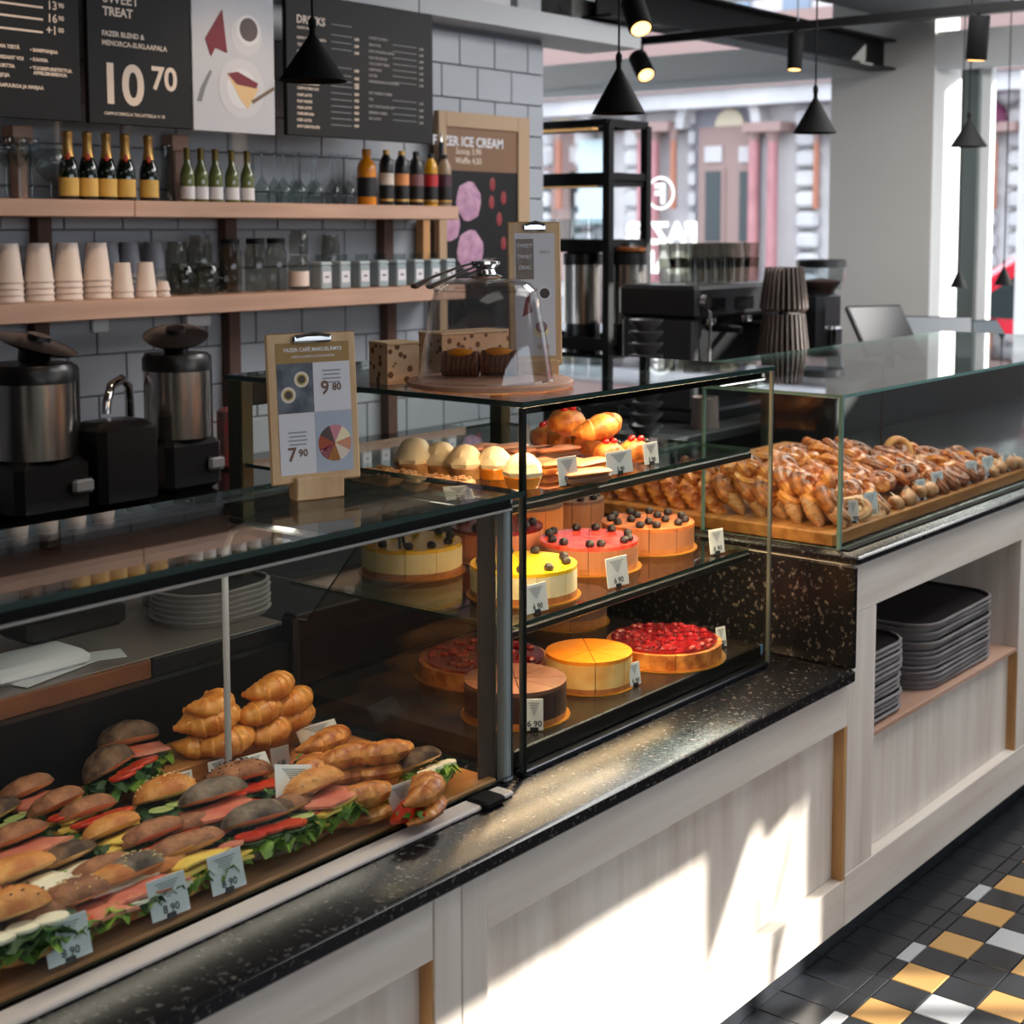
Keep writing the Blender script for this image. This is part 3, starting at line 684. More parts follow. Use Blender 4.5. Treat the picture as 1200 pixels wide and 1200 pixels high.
def sandwich(label, loc, L_=.115, bun=bunG, fills=('lettuce', 'cheese', 'tomato'), seeds=None, rot=(-28, 0, -12), long=1.0, group=None, cat='sandwich', h=1.0, open_=0):
    t = thing('sandwich', label, cat, loc, tuple(R(a) for a in rot), group)
    w = L_/2*long*.93; d = w*.84/long**.6; sd = int(loc[0]*1000)
    q = MB(); f = lambda v: 1+.05*noise.noise(Vector((v.x*2+sd, v.y*2, v.z*2)))
    q.ball((0, 0, .016), (w, d, .016), 20, 4, 0, f, z0=-1, z1=.25); q.build('bottom_bun', [bun], t)
    z = .019; fw_ = 1
    for k, fl in enumerate(fills):
        m = FILL[fl]; q = MB(); nm = {'lettuce': 'lettuce_leaf', 'dark': 'lettuce_leaf', 'tomato': 'tomato_slice', 'cheese': 'cheese_slice', 'white': 'cheese_slice', 'ham': 'ham_slice', 'cuc': 'cucumber_slice', 'carrot': 'carrot_filling', 'egg': 'egg_slice', 'jam': 'jam_filling', 'salami': 'salami_slice'}[fl]
        if fl in ('lettuce', 'dark'):
            frill(q, w*1.14, d*1.22, z+.004, .011, seed=sd+k); frill(q, w*1.08, d*1.14, z+.009, .009, seed=sd+k+9); frill(q, w*.98, d*.98, z+.013, .008, seed=sd+k+5); q.build(nm, m, t); z += .012
        elif fl in ('tomato', 'cuc', 'egg', 'salami'):
            mm = [m] if fl != 'cuc' else [m, cucR]
            for c in range(3):
                q = MB(); x = (c-1)*w*.55; rr = w*.34 if fl != 'tomato' else w*.40; a = MB()
                q.lathe([(rr*.96, 0), (rr, .0015), (rr, .004), (rr*.96, .0055)], 14, 0, (x, -d*.52+.006*(c % 2), z+.001*c))
                if fl == 'cuc': q.shell([(rr*1.01, .0005), (rr*1.01, .005)], 14, 1, (x, -d*.52+.006*(c % 2), z+.001*c))
                q.build(nm, mm, t)
            z += .010
        elif fl in ('cheese', 'white', 'ham'):
            slab(q, 0, -d*.22, z, w*1.75, d*1.65, .0045, 0, R(random.uniform(-8, 8)), .008, sd+k); q.build(nm, m, t); z += .008
            if fl == 'cheese': q = MB(); slab(q, w*.1, -d*.25, z, w*1.5, d*1.6, .003, 0, R(random.uniform(-12, 12)), .007, sd+k+3); q.build(nm, m, t); z += .004
        else:
            q.ball((0, -d*.12, z+.004), (w*.92, d*.95, .0075), 18, 4, 0, f); q.build(nm, m, t); z += .009
    OT = ((0, d*.40, z+.002), (R(-16-open_), 0, 0), (.90, .80, 1)); tt = MB().at(*OT); hh = .032*h
    tt.ball((0, 0, 0), (w*1.02, d*1.02, hh), 22, 6, 0, f, z0=0.0); tt.ball((0, 0, 0), (w*1.0, d*1.0, .006), 22, 2, 1, f, z0=-1, z1=0)
    top = tt.build('top_bun', [bun, crumb], t)
    if seeds:
        q = MB().at(*OT); rnd = random.Random(sd)
        for _ in range(46):
            a = rnd.random()*2*PI; e = rnd.uniform(.35, 1.45); dx = Vector((math.cos(a)*math.cos(e), math.sin(a)*math.cos(e), math.sin(e)))
            p = (dx.x*w*1.03, dx.y*d*1.03, dx.z*hh*1.03); q.ball(p, (.0026, .0016, .0013), 6, 3)
        o = q.build('seeds', seeds, top); o['kind'] = 'stuff'
    return t
def filled_croissant(label, loc, rot, fill='jam', L_=.14, group=None, top=crust):
    t = thing('filled_croissant', label, 'croissant', loc, tuple(R(a) for a in rot), group)
    croissant_mb(L_, .027, .95, 7, flat=.55, z=.014).build('bottom_half', top, t)
    q = MB(); slab(q, 0, .0, .026, L_*.72, .06, .007, 0, 0, .01, 4); q.build('filling', FILL[fill], t)
    q = MB(); q.at((0, -.005, 0)); frill(q, L_*.42, .036, .025, .007, seed=3); q.build('lettuce_leaf', lettuceM, t)
    croissant_mb(L_, .031, .95, 7, flat=.72, z=.047).build('top_half', top, t)
    return t

# ------------------------------------------------------------------ sandwiches
ZS = ZB+.009
def sp(u, v, z=ZB+.03):
    p = atz(u, v, z)
    if p.y < 1.752: p = aty(u, v, 1.752)
    if p.y > 2.19: p = aty(u, v, 2.19)
    return (p.x, p.y, ZS)
SW = [
 (157, 868, .125, bunD, ('lettuce', 'cuc', 'carrot', 'ham'), None, (-22, 0, -8), 'dark rye roll with cucumber and orange filling at the back beside the croissants', 1.2, 0, .02),
 (46, 945, .12, bunR, ('dark', 'cheese', 'ham'), None, (-30, 0, 18), 'long brown roll with cheese at the far left back corner of the board', .8, 0, 0),
 (84, 962, .12, bunR, ('dark', 'cheese', 'tomato'), None, (-34, 0, 20), 'brown roll with tomato and cheese lying right of the back corner roll', .7, 0, 0),
 (150, 920, .125, bunD, ('lettuce', 'dark', 'tomato'), None, (-38, 0, 30), 'floury dark roll standing tilted in front of the rearmost rye roll', 1.3, 0, .012),
 (204, 950, .125, bunG, ('dark', 'cuc'), seedM, (-18, 0, 0), 'golden seeded roll in front of the small white card', 1.1, 0, .012),
 (116, 972, .115, bunR, ('lettuce', 'cheese', 'tomato'), None, (-36, 0, 6), 'roll with a bright red tomato slice near the back left', .7, 0, 0),
 (32, 1000, .125, bunR, ('dark', 'white', 'ham'), None, (-30, 0, 12), 'pinkish roll with sliced white meat at the left edge', .8, 0, 0),
 (148, 995, .115, bunG, ('lettuce', 'dark', 'cheese'), None, (-36, 0, 12), 'roll with curly green lettuce in the middle of the left rows', .6, 0, 0),
 (262, 965, .135, bunF, ('dark', 'cuc', 'tomato', 'ham'), None, (-20, 0, 0), 'grey floured roll with red tomato in the middle of the board', 1.0, 0, .012),
 (195, 1003, .125, bunR, ('dark', 'cheese', 'tomato'), None, (-34, 0, 10), 'thin topped roll with yellow cheese and tomato below the golden seeded roll', .6, 0, .004),
 (92, 1018, .12, bunD, ('dark', 'white'), None, (-34, 0, 14), 'narrow dark roll lying between the tomato roll and the white cheese ciabatta', .6, 0, 0),
 (32, 1052, .15, bunG, ('lettuce', 'white', 'white'), None, (-32, 0, 10), 'large golden ciabatta with crumbled white cheese at the left edge', 1.0, 0, .012),
 (134, 1043, .12, bunR, ('lettuce', 'tomato', 'white'), None, (-34, 0, 6), 'roll with tomato and mozzarella over curly lettuce', .6, 0, 0),
 (100, 1090, .13, bunR, ('lettuce', 'ham'), seedM, (-20, 0, 6), 'rye roll with pale seeds behind the front left price card', 1.0, 0, .012),
 (22, 1128, .14, bunG, ('lettuce', 'dark', 'egg'), seedD, (-20, 0, 4), 'golden poppy seed roll with egg in the front left corner', 1.25, 0, .016),
 (170, 1082, .12, bunF, ('dark', 'white', 'ham'), seedM, (-24, 0, 8), 'speckled dark roll behind the second price card from the front left', .9, 0, .01),
 (246, 1040, .12, bunR, ('lettuce', 'cheese', 'salami'), None, (-34, 0, 12), 'roll with red salami slices behind the third front price card', .6, 0, 0),
 (312, 1004, .13, bunF, ('lettuce', 'cuc', 'tomato'), None, (-24, 0, -4), 'flour dusted dark roll with cucumber behind the tilted price card', 1.0, 0, .01),
 (288, 930, .14, bunR, ('dark', 'tomato'), seedD, (-16, 0, -6), 'wide seeded rye roll in front of the big white cards', 1.0, 0, .012),
 (386, 978, .13, bunG, ('lettuce', 'lettuce', 'cheese', 'ham'), seedM, (-24, 0, 14), 'seeded roll over a thick bed of green lettuce near the front edge', 1.0, 0, .014),
 (222, 1027, .12, bunR, ('lettuce', 'cheese', 'cheese'), None, (-36, 0, 10), 'roll with two folded slices of yellow cheese left of the salami roll', .5, 0, .002),
 (505, 918, .10, bunD, ('lettuce', 'egg'), None, (-24, 0, 10), 'small dark roll with egg salad in the far right corner of the board', .35, 0, .006),
 (150, 1115, .115, bunG, ('lettuce', 'egg', 'ham'), None, (-24, 0, 6), 'low roll with lettuce squeezed between the two front left price cards', .7, 0, .002),
 (330, 1035, .12, bunD, ('lettuce', 'dark', 'cuc'), None, (-26, 0, 6), 'green filled roll right of the third front price card', .6, 0, .002),
 (200, 1105, .11, bunG, ('lettuce', 'white'), seedM, (-24, 0, 4), 'seeded roll low at the front between the second and third price cards', .8, 0, 0),
 (352, 1012, .11, bunR, ('lettuce', 'cheese', 'tomato'), None, (-30, 0, 4), 'red and green filled roll at the front edge below the seeded roll', .7, 0, 0),
 (60, 1165, .12, bunR, ('lettuce', 'tomato'), None, (-30, 0, 4), 'roll with tomato behind the frontmost price card', .7, 0, 0),
 (232, 985, .11, bunR, ('dark', 'tomato'), None, (-30, 0, 4), 'thin roll with a long red tomato slice in the centre of the rows', .6, 0, 0),
 (12, 965, .11, bunD, ('lettuce', 'cuc'), None, (-26, 0, 30), 'pale green filled roll cut off by the left edge of view', .7, 0, 0),
]
for (u, v, L_, bn, fl, sd, ro, lb, h, op, dz) in SW:
    p = sp(u, v); sandwich(lb, (p[0], p[1], p[2]+dz*.6-.008), L_*1.06, bn, fl, sd, (ro[0]*.45, ro[1], ro[2]-10), h=max(h, .85), open_=op, group='filled rolls in the sandwich case')

# riser and croissants at the back of the sandwich board
pr = atz(285, 905, ZB); pr2 = atz(205, 890, ZB)
rx = thing('wooden_riser', 'small wooden riser box under the plain croissants', 'box', (1.51, 2.105, ZB-.0005))
q = MB(); q.bbox((0, 0, 0), (.36, .13, .035), .003); q.build('box', board, rx, False)
CR = [(222, 866, 0, 10), (262, 868, 0, -20), (300, 866, 0, 15), (332, 868, 0, 5), (212, 846, 1, 40), (246, 845, 1, -10), (292, 846, 1, 15), (330, 846, 1, -5), (228, 824, 2, 30), (306, 832, 2, 10)]
cbase = thing('croissant', '', 'croissant', (0, 0, 0)); croissant_mb(.125, .030, 1.45, 9).build('body', mat('bright_golden_croissant', (196, 110, 34), .38, c2=(236, 168, 84), scale=26, bump=.4, bscale=70, lo=.36, hi=.66, coat=.2), cbase)
CL = ['at the left end of the front row on the riser', 'second from the left in the front row on the riser', 'third from the left in the front row on the riser', 'at the right end of the front row on the riser',
      'leaning at the left of the second layer on the riser', 'second in the second layer on the riser', 'third in the second layer on the riser', 'at the right of the second layer on the riser', 'lying topmost left on the riser pile', 'lying topmost right on the riser pile']
for i, (u, v, lv, yaw) in enumerate(CR):
    z = ZB+.036+lv*.036; p = atz(u, v, z+.02); y = min(max(p.y, 2.12), 2.22)
    p = aty(u, v, y)
    o = cbase if i == 0 else dup(cbase, '', (0, 0, 0))
    o.location = (p.x, y, max(z, ZB+.035)); o.rotation_euler = (R(random.uniform(-12, 12)), R(random.uniform(-8, 8)), R(yaw)); o.scale = (1.05,)*3
    o['label'] = 'plain golden croissant '+CL[i]; o['group'] = 'plain croissants on the riser'
FC = [(352, 915, 20, 'ham', 'behind the tilted price card', 0), (402, 905, -10, 'cheese', 'with a cheese slice, left of the red filled one', .012), (445, 902, -25, 'jam', 'with red filling at the back right', .014),
      (418, 945, -14, 'jam', 'with red filling at the front, left of the last price card', 0), (486, 940, 35, 'tomato', 'with tomato behind the last price card', 0), (376, 882, 10, 'ham', 'tucked under the glare of the big white card', .004)]
for u, v, yaw, fl, lb, dz in FC:
    p = atz(u, v, ZB+.03); filled_croissant('filled croissant '+lb, (p.x, p.y, ZB+.002+dz), (-12, 0, yaw), fl, .145, 'filled croissants beside the rolls')

# price cards in the sandwich case
for (u, v, w, yw, rl, lb, pc) in ((84, 1150, .060, -4, 0, 'white price card at the front left by the golden poppy seed roll', '8 90'), (202, 1098, .058, -4, 0, 'white price card second from the left along the front glass', '8 90'),
                             (270, 1067, .055, -4, 0, 'white price card third from the left along the front glass', '8 90'), (474, 962, .05, -6, 0, 'white price card in front of the filled croissants at the right', '14 90'),
                             (346, 968, .062, -18, 12, 'tilted white price card lying among the rolls', '8 90')):
    p = aty(u, v, 1.6945 if rl == 0 else 1.80); p.z = max(p.z, ZB+.010)
    if rl: p.z += .045
    card(lb, p, w, .052 if w > .052 else .046, yw, -16 if not rl else -30, pc, roll=rl)
for (u, v, w, lb, pc) in ((220, 928, .026, 'smallest blank white card in front of the riser', '5 90'), (256, 918, .034, 'small white card before the plain croissants', '5 90'),
                         (303, 908, .056, 'bright white folded card between croissants and seeded rye roll', '6 90'), (330, 898, .04, 'grey card behind the bright folded card', '6 90'), (378, 884, .085, 'large white card standing in for a glass reflection over the back croissants', '6 90')):  # the last, large card stands in for a reflection in the glass
    p = aty(u, v, 2.08 if w < .04 else (2.03 if w < .06 else 2.08)); p.z = max(p.z, ZB+.001)
    card(lb, p, w, .036, -8, -40 if w > .05 else -12, pc, m=(mat('grey_card', (150, 138, 140), .5) if u == 330 else None))

# ------------------------------------------------------------------ cakes
def wedge(q, r, z0, z1, a0, a1, mi, mt=None, n=5, gap=.0022, rb=0):
    am = (a0+a1)/2; ox, oy = gap*math.cos(am), gap*math.sin(am)
    pts = [(ox, oy)]+[(ox+r*math.cos(a0+(a1-a0)*i/n), oy+r*math.sin(a0+(a1-a0)*i/n)) for i in range(n+1)]
    q.prism(pts, z0, z1, mi, mt)
def cake(name, label, cat, loc, r, h, base, side, top, nsl=10, toph=.006, berries=(), bm=berryB, rot=0, boardm=True, basem=cookieM, extra=None, topr=1.0):
    if boardm:
        q = MB(); q.lathe([(r*1.1, 0), (r*1.1, .002)], 28); o = q.build('cake_card', goldM, loc=(loc[0], loc[1], loc[2])); tag(o, ' '.join(('gold card under the '+label.replace(' in the centre of the middle shelf', '').replace('at the right of the middle shelf', '')).split()[:16]), 'cake card')
    z0 = loc[2]+(.0025 if boardm else 0)
    t = thing(name, label, cat, (loc[0], loc[1], z0), rot)
    for k in range(nsl):
        a0 = 2*PI*k/nsl; a1 = 2*PI*(k+1)/nsl; q = MB()
        wedge(q, r, 0, base, a0, a1, 0); wedge(q, r, base, h-toph, a0, a1, 1); wedge(q, r*topr, h-toph, h, a0, a1, 2)
        q.build('slice', [basem, side, top], t, False)
    rnd = random.Random(int(r*1e4)+int(loc[0]*100))
    for (n, rr) in berries:
        for k in range(n):
            a = 2*PI*k/n+rnd.uniform(-.15, .15); q = MB(); x, y = rr*r*math.cos(a), rr*r*math.sin(a)
            q.ball((x, y, h+.006), (.0105, .0105, .0095), 9, 6); 
            if bm is berryB: q.ball((x+.009, y+.006, h+.004), (.0075, .0075, .007), 8, 5)
            q.build('berry', bm, t)
    if extra: extra(t)
    return t
ZM = .965+.0005; ZD = ZL+.0485; ZU = 1.2005
def jam_top(r, h, m=jamM):
    def f(t):
        q = MB(); rnd = random.Random(5); 
        for k in range(70):
            a = rnd.random()*6.28; d = r*.82*math.sqrt(rnd.random()); q.ball((d*math.cos(a), d*math.sin(a), h+.002), (.010, .009, .006), 7, 4)
        o = q.build('fruit_topping', m, t); o['kind'] = 'stuff'
    return f
def cpos(u, v, z): p = atz(u, v, z); return (p.x, p.y, z)
# middle shelf
cake('cheesecake', 'yellow glazed cheesecake with blackberries at the left of the middle shelf', 'cake', cpos(483, 668, ZM), .106, .062, .012, cheesecake, mangoM, 10, .008, ((10, .82),))
cake('cheesecake', 'yellow glazed cheesecake behind the steel corner post on the middle shelf', 'cake', (2.285, 1.865, ZM), .106, .062, .012, cheesecake, mangoM, 10, .008, ((9, .82),), rot=.3)
cake('mousse_cake', 'salmon mousse cake topped with red currants at the back of the middle shelf', 'cake', (2.52, 2.135, ZM), .102, .070, .012, mousseP, jamM, 10, .008, ((8, .8),))
cake('mousse_cake', 'brown mousse cake with bright red strawberry top in the centre of the middle shelf', 'cake', (2.572, 1.915, ZM), .106, .058, .012, mousseB, mat('strawberry_top', (206, 40, 34), .25, c2=(232, 90, 72), scale=40, coat=.4), 10, .008, ((12, .85),))
cake('mousse_cake', 'tall caramel brown mousse cake behind the strawberry topped cake', 'cake', (2.705, 2.205, ZM), .09, .085, .012, mat('caramel_mousse', (196, 116, 56), .6), chocoT, 10, .008, ((10, .8),))
cake('mousse_cake', 'chocolate cream cake with orange pieces and berries at the right of the middle shelf', 'cake', (2.815, 1.925, ZM), .105, .058, .012, mousseB, mat('orange_choc_top', (214, 120, 60), .4, c2=(110, 60, 40), scale=34), 10, .008, ((11, .82), (5, .4)))
cake('mousse_cake', 'pale chocolate mousse cake at the far back right of the middle shelf', 'cake', (2.875, 2.19, ZM), .075, .075, .012, mousseB, chocoT, 10, .008, ((9, .8),))
# bottom deck
cake('fruit_tart', 'dark red berry tart at the back left of the bottom deck', 'tart', (2.40, 2.07, ZD), .14, .036, .028, crust, jamM, 8, .006, extra=jam_top(.14, .036), topr=.92, basem=crust)
cake('fruit_tart', 'dark red berry tart at the right of the bottom deck', 'tart', cpos(778, 768, ZD), .128, .040, .030, crust, jamM, 8, .006, extra=jam_top(.135, .040), topr=.92, basem=crust)
cake('caramel_cake', 'cream cake with glossy orange caramel top on the bottom deck', 'cake', cpos(690, 800, ZD), .090, .068, .010, mat('almond_cream', (232, 196, 128), .6, c2=(214, 160, 88), scale=20), caramelM, 8, .008)
cake('chocolate_cake', 'dark chocolate cake with cocoa top behind the corner of the bottom deck', 'cake', (2.225, 1.838, ZD), .10, .07, .010, chocoM, chocoT, 8, .008)
cake('cherry_cake', 'brown cherry cake at the dark right end of the bottom deck', 'cake', (2.845, 2.19, ZD), .10, .07, .02, chocoT, chocoT, 8, .008)

# upper shelf: meringues, iced slices, buns, almond pastry
def meringue(label, p, s=1.0, cup=False):
    t = thing('meringue', label, 'meringue', p, 0, 'cream tarts on the upper shelf'); q = MB()
    q.lathe([(.030*s, 0), (.038*s, .022*s), (.037*s, .024*s)], 16); q.build('tart_shell' if cup else 'base', caramelM if cup else crustP, t)
    q = MB(); q.lathe([(.036*s, .024*s), (.039*s, .032*s), (.032*s, .045*s), (.031*s, .048*s), (.02*s, .062*s), (.012*s, .066*s), (0, .069*s)], 16, wob=lambda a, z: 1+.10*math.sin(7*a+z*160)); q.build('whipped_top', creamM, t); return t
for i, (u, v, s, c, lb) in enumerate(((486, 556, 1.12, 0, 'largest whipped meringue beside the clipboard sign'), (516, 556, 1.0, 0, 'second whipped meringue from the left'), (545, 560, 1.0, 0, 'third whipped meringue from the left, behind the tilted card'),
                         (579, 560, .95, 1, 'whipped cream tart second from the glass corner'), (613, 571, 1.0, 1, 'whipped cream tart standing at the glass corner'))):
    p = atz(u, v, ZU); meringue(lb, (p.x, max(p.y, 1.765), ZU), s, bool(c))
q = MB(); mb = MB()
for i, (u, v, lb) in enumerate(((440, 562, 'left end by the clipboard'), (462, 566, 'second from the clipboard'), (500, 572, 'below the largest meringue'), (530, 574, 'behind the tilted card'))):
    p = atz(u, v, ZU); t = thing('almond_pastry', 'flat nutty pastry square on the upper shelf, '+lb, 'pastry', (p.x, p.y, ZU), random.uniform(-.3, .3), 'nutty squares on the upper shelf')
    q = MB(); q.bbox((-.045, -.03, 0), (.045, .03, .018), .005); q.build('base', crustP, t); q = MB()
    rnd = random.Random(i)
    for _ in range(26): q.ball((rnd.uniform(-.04, .04), rnd.uniform(-.026, .026), .02), (.007, .005, .004), 6, 3)
    o = q.build('nut_topping', crustP, t); o['kind'] = 'stuff'
k = 0
for (u, v, lb) in ((560, 531, 'left end of the back row'), (592, 530, 'second in the back row'), (590, 545, 'behind the cream tarts'), (622, 533, 'beside the dark glass seam'), (620, 548, 'behind the corner cream tart'), (655, 548, 'left of the first price card'), (652, 532, 'under the berry buns'), (690, 548, 'between the two price cards'), (685, 560, 'in front of the price cards row')):
    p = atz(u, v, ZU+.01); t = thing('iced_slice', 'oblong pink iced slice on the upper shelf, '+lb, 'pastry', (p.x, p.y, ZU), R(random.uniform(-20, 5)), 'pink iced slices on the upper shelf')
    q = MB(); q.bbox((-.055, -.022, 0), (.055, .022, .018), .006); q.build('base', crust if k % 2 else chocoT, t)
    q = MB(); q.bbox((-.056, -.023, .0175), (.056, .023, .026), .004); q.build('icing', pinkPas, t); k += 1
def berry_bun(label, p, rot, s=1.0):
    t = thing('berry_bun', label, 'bun', p, rot, 'berry topped buns on the upper shelf'); q = MB()
    q.ball((0, 0, .026*s), (.042*s, .036*s, .027*s), 18, 9, 0, lambda d: 1+.06*math.sin(d.x*14)); q.build('bun', crust, t)
    for a in range(4):
        q = MB(); q.ball((.014*s*math.cos(a*1.7), .012*s*math.sin(a*1.7), .053*s), .008*s, 8, 5); q.build('red_berry', berryR, t)
    q = MB(); q.ball((.02*s, -.012*s, .047*s), .008*s, 8, 5); q.build('blackberry', berryB, t); return t
for (u, v, z, s, lb) in ((642, 520, .0, 1.05, 'at the left of the pile'), (690, 526, 0, 1.1, 'in the middle of the pile'), (713, 538, 0, .95, 'behind the wide price card'), (745, 535, 0, .95, 'behind the right-hand price card'), (664, 503, .052, 1.1, 'topmost on the pile with red berries'), (662, 523, 0, 1.0, 'under the topmost bun')):
    p = atz(u, v, ZU+z+.012); berry_bun('berry topped bun '+lb, (p.x, p.y, ZU+z), random.uniform(-.6, .6), s)
o = croissant_mb(.13, .034, 1.1, 6).build('berry_croissant', crust); p = atz(698, 503, ZU+.07); o.location = (p.x, p.y, ZU+.052); o.rotation_euler = (0, R(-14), R(-20)); tag(o, 'curved golden croissant lying on top of the berry buns', 'croissant')
zc = ZU
for (u, v, y, z, w, h, yw, lb, pc) in ((667, 560, 1.74, ZU, .05, .05, -6, 'white price card in front of the pink iced slices', '5 90'), (727, 552, 1.74, ZU, .072, .042, -6, 'wide double price card in front of the berry buns', '5 90'), (764, 537, 1.76, ZU, .045, .046, -8, 'white price card at the right end of the upper shelf', '5 90'),
                          (630, 706, 1.745, ZM, .055, .05, -6, 'white price card in front of the yellow cheesecake', '6 90'), (725, 682, 1.745, ZM, .06, .055, -6, 'white price card in front of the strawberry topped cake', '6 90'), (841, 640, 1.75, ZM, .045, .055, -14, 'white price card at the right end of the middle shelf', '6 90'),
                          (745, 803, 1.75, ZD, .035, .048, -6, 'narrow white price card beside the caramel cake', '6 90'), (626, 850, 1.74, ZD, .035, .06, -50, 'price card turned sideways by the dark chocolate cake', '6 90'), (846, 762, 1.76, ZD, .03, .046, -14, 'small price card right of the red berry tart', '6 90')):
    p = aty(u, v, y); card(lb, (p.x, y, z+.003), w, h, yw, -8, pc)
p = aty(540, 566, 1.80); card('blue-white tilted card among the nutty pastries', (p.x, 1.80, ZU+.003), .05, .03, -30, -50, '5 90')
p = aty(900, 772, 1.70); card('small blue sticker card at the end of the cake case', (p.x-.01, 1.72, ZL+.016), .03, .025, -8, 0, '', m=mat('blue_label', (110, 160, 200), .5), cat='label')
# tongs standing by the left cheesecake
tg = thing('cake_tongs', 'black tongs resting on the left yellow cheesecake', 'tongs', (atz(438, 670, ZM).x, atz(438, 670, ZM).y-.10, ZM))
for s in (-1, 1): q = MB(); q.tube([(s*.012, 0, .005), (s*.010, .01, .05), (s*.002, .02, .10)], [.003, .004, .004], 6); q.build('arm', darkP, tg)

# ------------------------------------------------------------------ pastries heap on the high worktop
def swirl(q, turns=1.7, r0=.043, tr=.017, n=44, drop=.3):
    p = []; rr = []
    for i in range(n+1):
        t = i/n; a = t*turns*2*PI; r = r0*(1-t*.85); p.append((r*math.cos(a), r*math.sin(a), tr+.014*t)); rr.append(tr*(.6 if i == 0 else 1))
    q.tube(p, rr, 8); return q
def braid(q, L_=.12, n=30):
    for k in range(3):
        ph = k*2*PI/3; q.tube([(-L_/2+L_*i/n, .015*math.sin(i/n*4*PI+ph), .020+.009*math.cos(i/n*8*PI+ph*2)) for i in range(n+1)], [.0175*(.5+.5*min(1, min(i, n-i)/4)) for i in range(n+1)], 7)
    return q
def knot(q, n=60):
    p = []
    for i in range(n): a = 2*PI*i/n; p.append(((.026+.012*math.cos(3*a))*math.cos(2*a), (.026+.012*math.cos(3*a))*math.sin(2*a), .022+.012*math.sin(3*a)))
    q.tube(p, .0165, 7, closed=True); return q
def zig(q, w=.04, h=.03, n=14):
    q.tube([(-w+2*w*i/n, (h if i % 2 else -h), .034) for i in range(n+1)], .0017, 5, flat=.6); return q
PK = {}
def proto(kind):
    if kind == 'cinnamon_swirl':
        t = thing(kind, '', 'pastry'); q = swirl(MB()); q.ball((0, 0, .014), (.046, .044, .015), 14, 5); q.build('dough', crustD, t); q = MB(); q.ball((0, 0, .03), (.012, .012, .006), 8, 4); q.build('filling', chocoT, t); zig(MB(), .030, .022, 7).build('icing', icingM, t)
    if kind == 'braided_pastry':
        t = thing(kind, '', 'pastry'); q = braid(MB()); q.ball((0, 0, .012), (.058, .026, .013), 14, 5); q.build('dough', crust, t); zig(MB(), .045, .014).build('icing', icingM, t)
    if kind == 'knotted_pastry':
        t = thing(kind, '', 'pastry'); q = knot(MB()); q.ball((0, 0, .016), (.036, .036, .018), 14, 5); q.build('dough', crust, t)
    if kind == 'cherry_pastry':
        t = thing(kind, '', 'pastry'); q = MB(); q.tube([(.052*math.cos(a), .032*math.sin(a), .014) for a in [2*PI*i/20 for i in range(20)]], .014, 8, closed=True); q.ball((0, 0, .010), (.05, .03, .01), 14, 5); q.build('dough', crustP, t)
        q = MB(); q.ball((0, 0, .018), (.034, .017, .007), 12, 4); q.build('custard', cheesecake, t)
        for x in (-.016, .0, .016): q = MB(); q.ball((x, .003, .025), .008, 8, 5); q.build('cherry', mat('dark_cherry', (120, 14, 26), .2), t)
        zig(MB(), .04, .026, 9).build('icing', icingM, t)
    if kind == 'chocolate_roll':
        t = thing(kind, '', 'pastry'); croissant_mb(.11, .027, .7, 6).build('dough', crustP, t); zig(MB(), .035, .014, 8).build('icing', icingM, t)
    if kind == 'brown_swirl':
        t = thing(kind, '', 'pastry'); q = swirl(MB(), 1.6, .044, .018); q.ball((0, 0, .014), (.047, .045, .016), 14, 5); q.build('dough', mat('brown_pastry', (92, 48, 28), .5, c2=(166, 100, 60), scale=34, bump=.35, bscale=60), t)
    if kind == 'bagel':
        t = thing(kind, '', 'pastry'); q = MB(); q.tube([(.042*math.cos(a), .042*math.sin(a), .016) for a in [2*PI*i/24 for i in range(24)]], .014, 10, closed=True); q.build('ring', mat('tan_ring', (206, 158, 98), .5, c2=(184, 124, 68), scale=14), t)
    return t
kname = {'cinnamon_swirl': 'dark golden cinnamon swirl', 'braided_pastry': 'braided golden pastry with white icing', 'knotted_pastry': 'knotted golden pastry', 'cherry_pastry': 'pale iced pastry with cherries', 'chocolate_roll': 'tan sugar dusted roll', 'brown_swirl': 'brown swirl pastry', 'bagel': 'smooth tan ring-shaped bun'}
cnt = {}
ZP = ZH+.036
def put(kind, x, y, z, rot, where):
    g = '%ss in the pastry heap' % kname[kind].split(' with')[0]
    lb = kname[kind]+' '+where
    if kind not in PK: o = PK[kind] = proto(kind)
    else: o = dup(PK[kind], lb, (x, y, z))
    o.location = (x, y, z); o.rotation_euler = tuple(R(a) for a in rot); o['label'] = lb; o['group'] = g+' '+where
    s = random.uniform(.78, .9); o.scale = (s, s, s)
rnd = random.Random(11)
# front row, leaning back against the heap
fx = 3.185
front = ['cherry_pastry']*6
# left flank seen through the cake case, running back from the glass corner
y = 1.66
while y < 2.42:
    for l in range(3 if y < 2.2 else 2):
        if l == 2 and y > 2.1: continue
        kd = ('chocolate_roll' if l == 0 and y < 1.95 else ('braided_pastry' if l == 0 else 'cinnamon_swirl' if (int(y*100)+l) % 2 else 'knotted_pastry'))
        put(kd, 3.195+l*.028+rnd.uniform(-.01, .01), y+l*.02, ZP+.016+l*.030, (rnd.uniform(-10, 10), -50+rnd.uniform(-8, 8), 90+rnd.uniform(-12, 12)), 'on the left flank of the heap, %s' % ['bottom layer', 'second layer', 'third layer'][l])
    y += .056
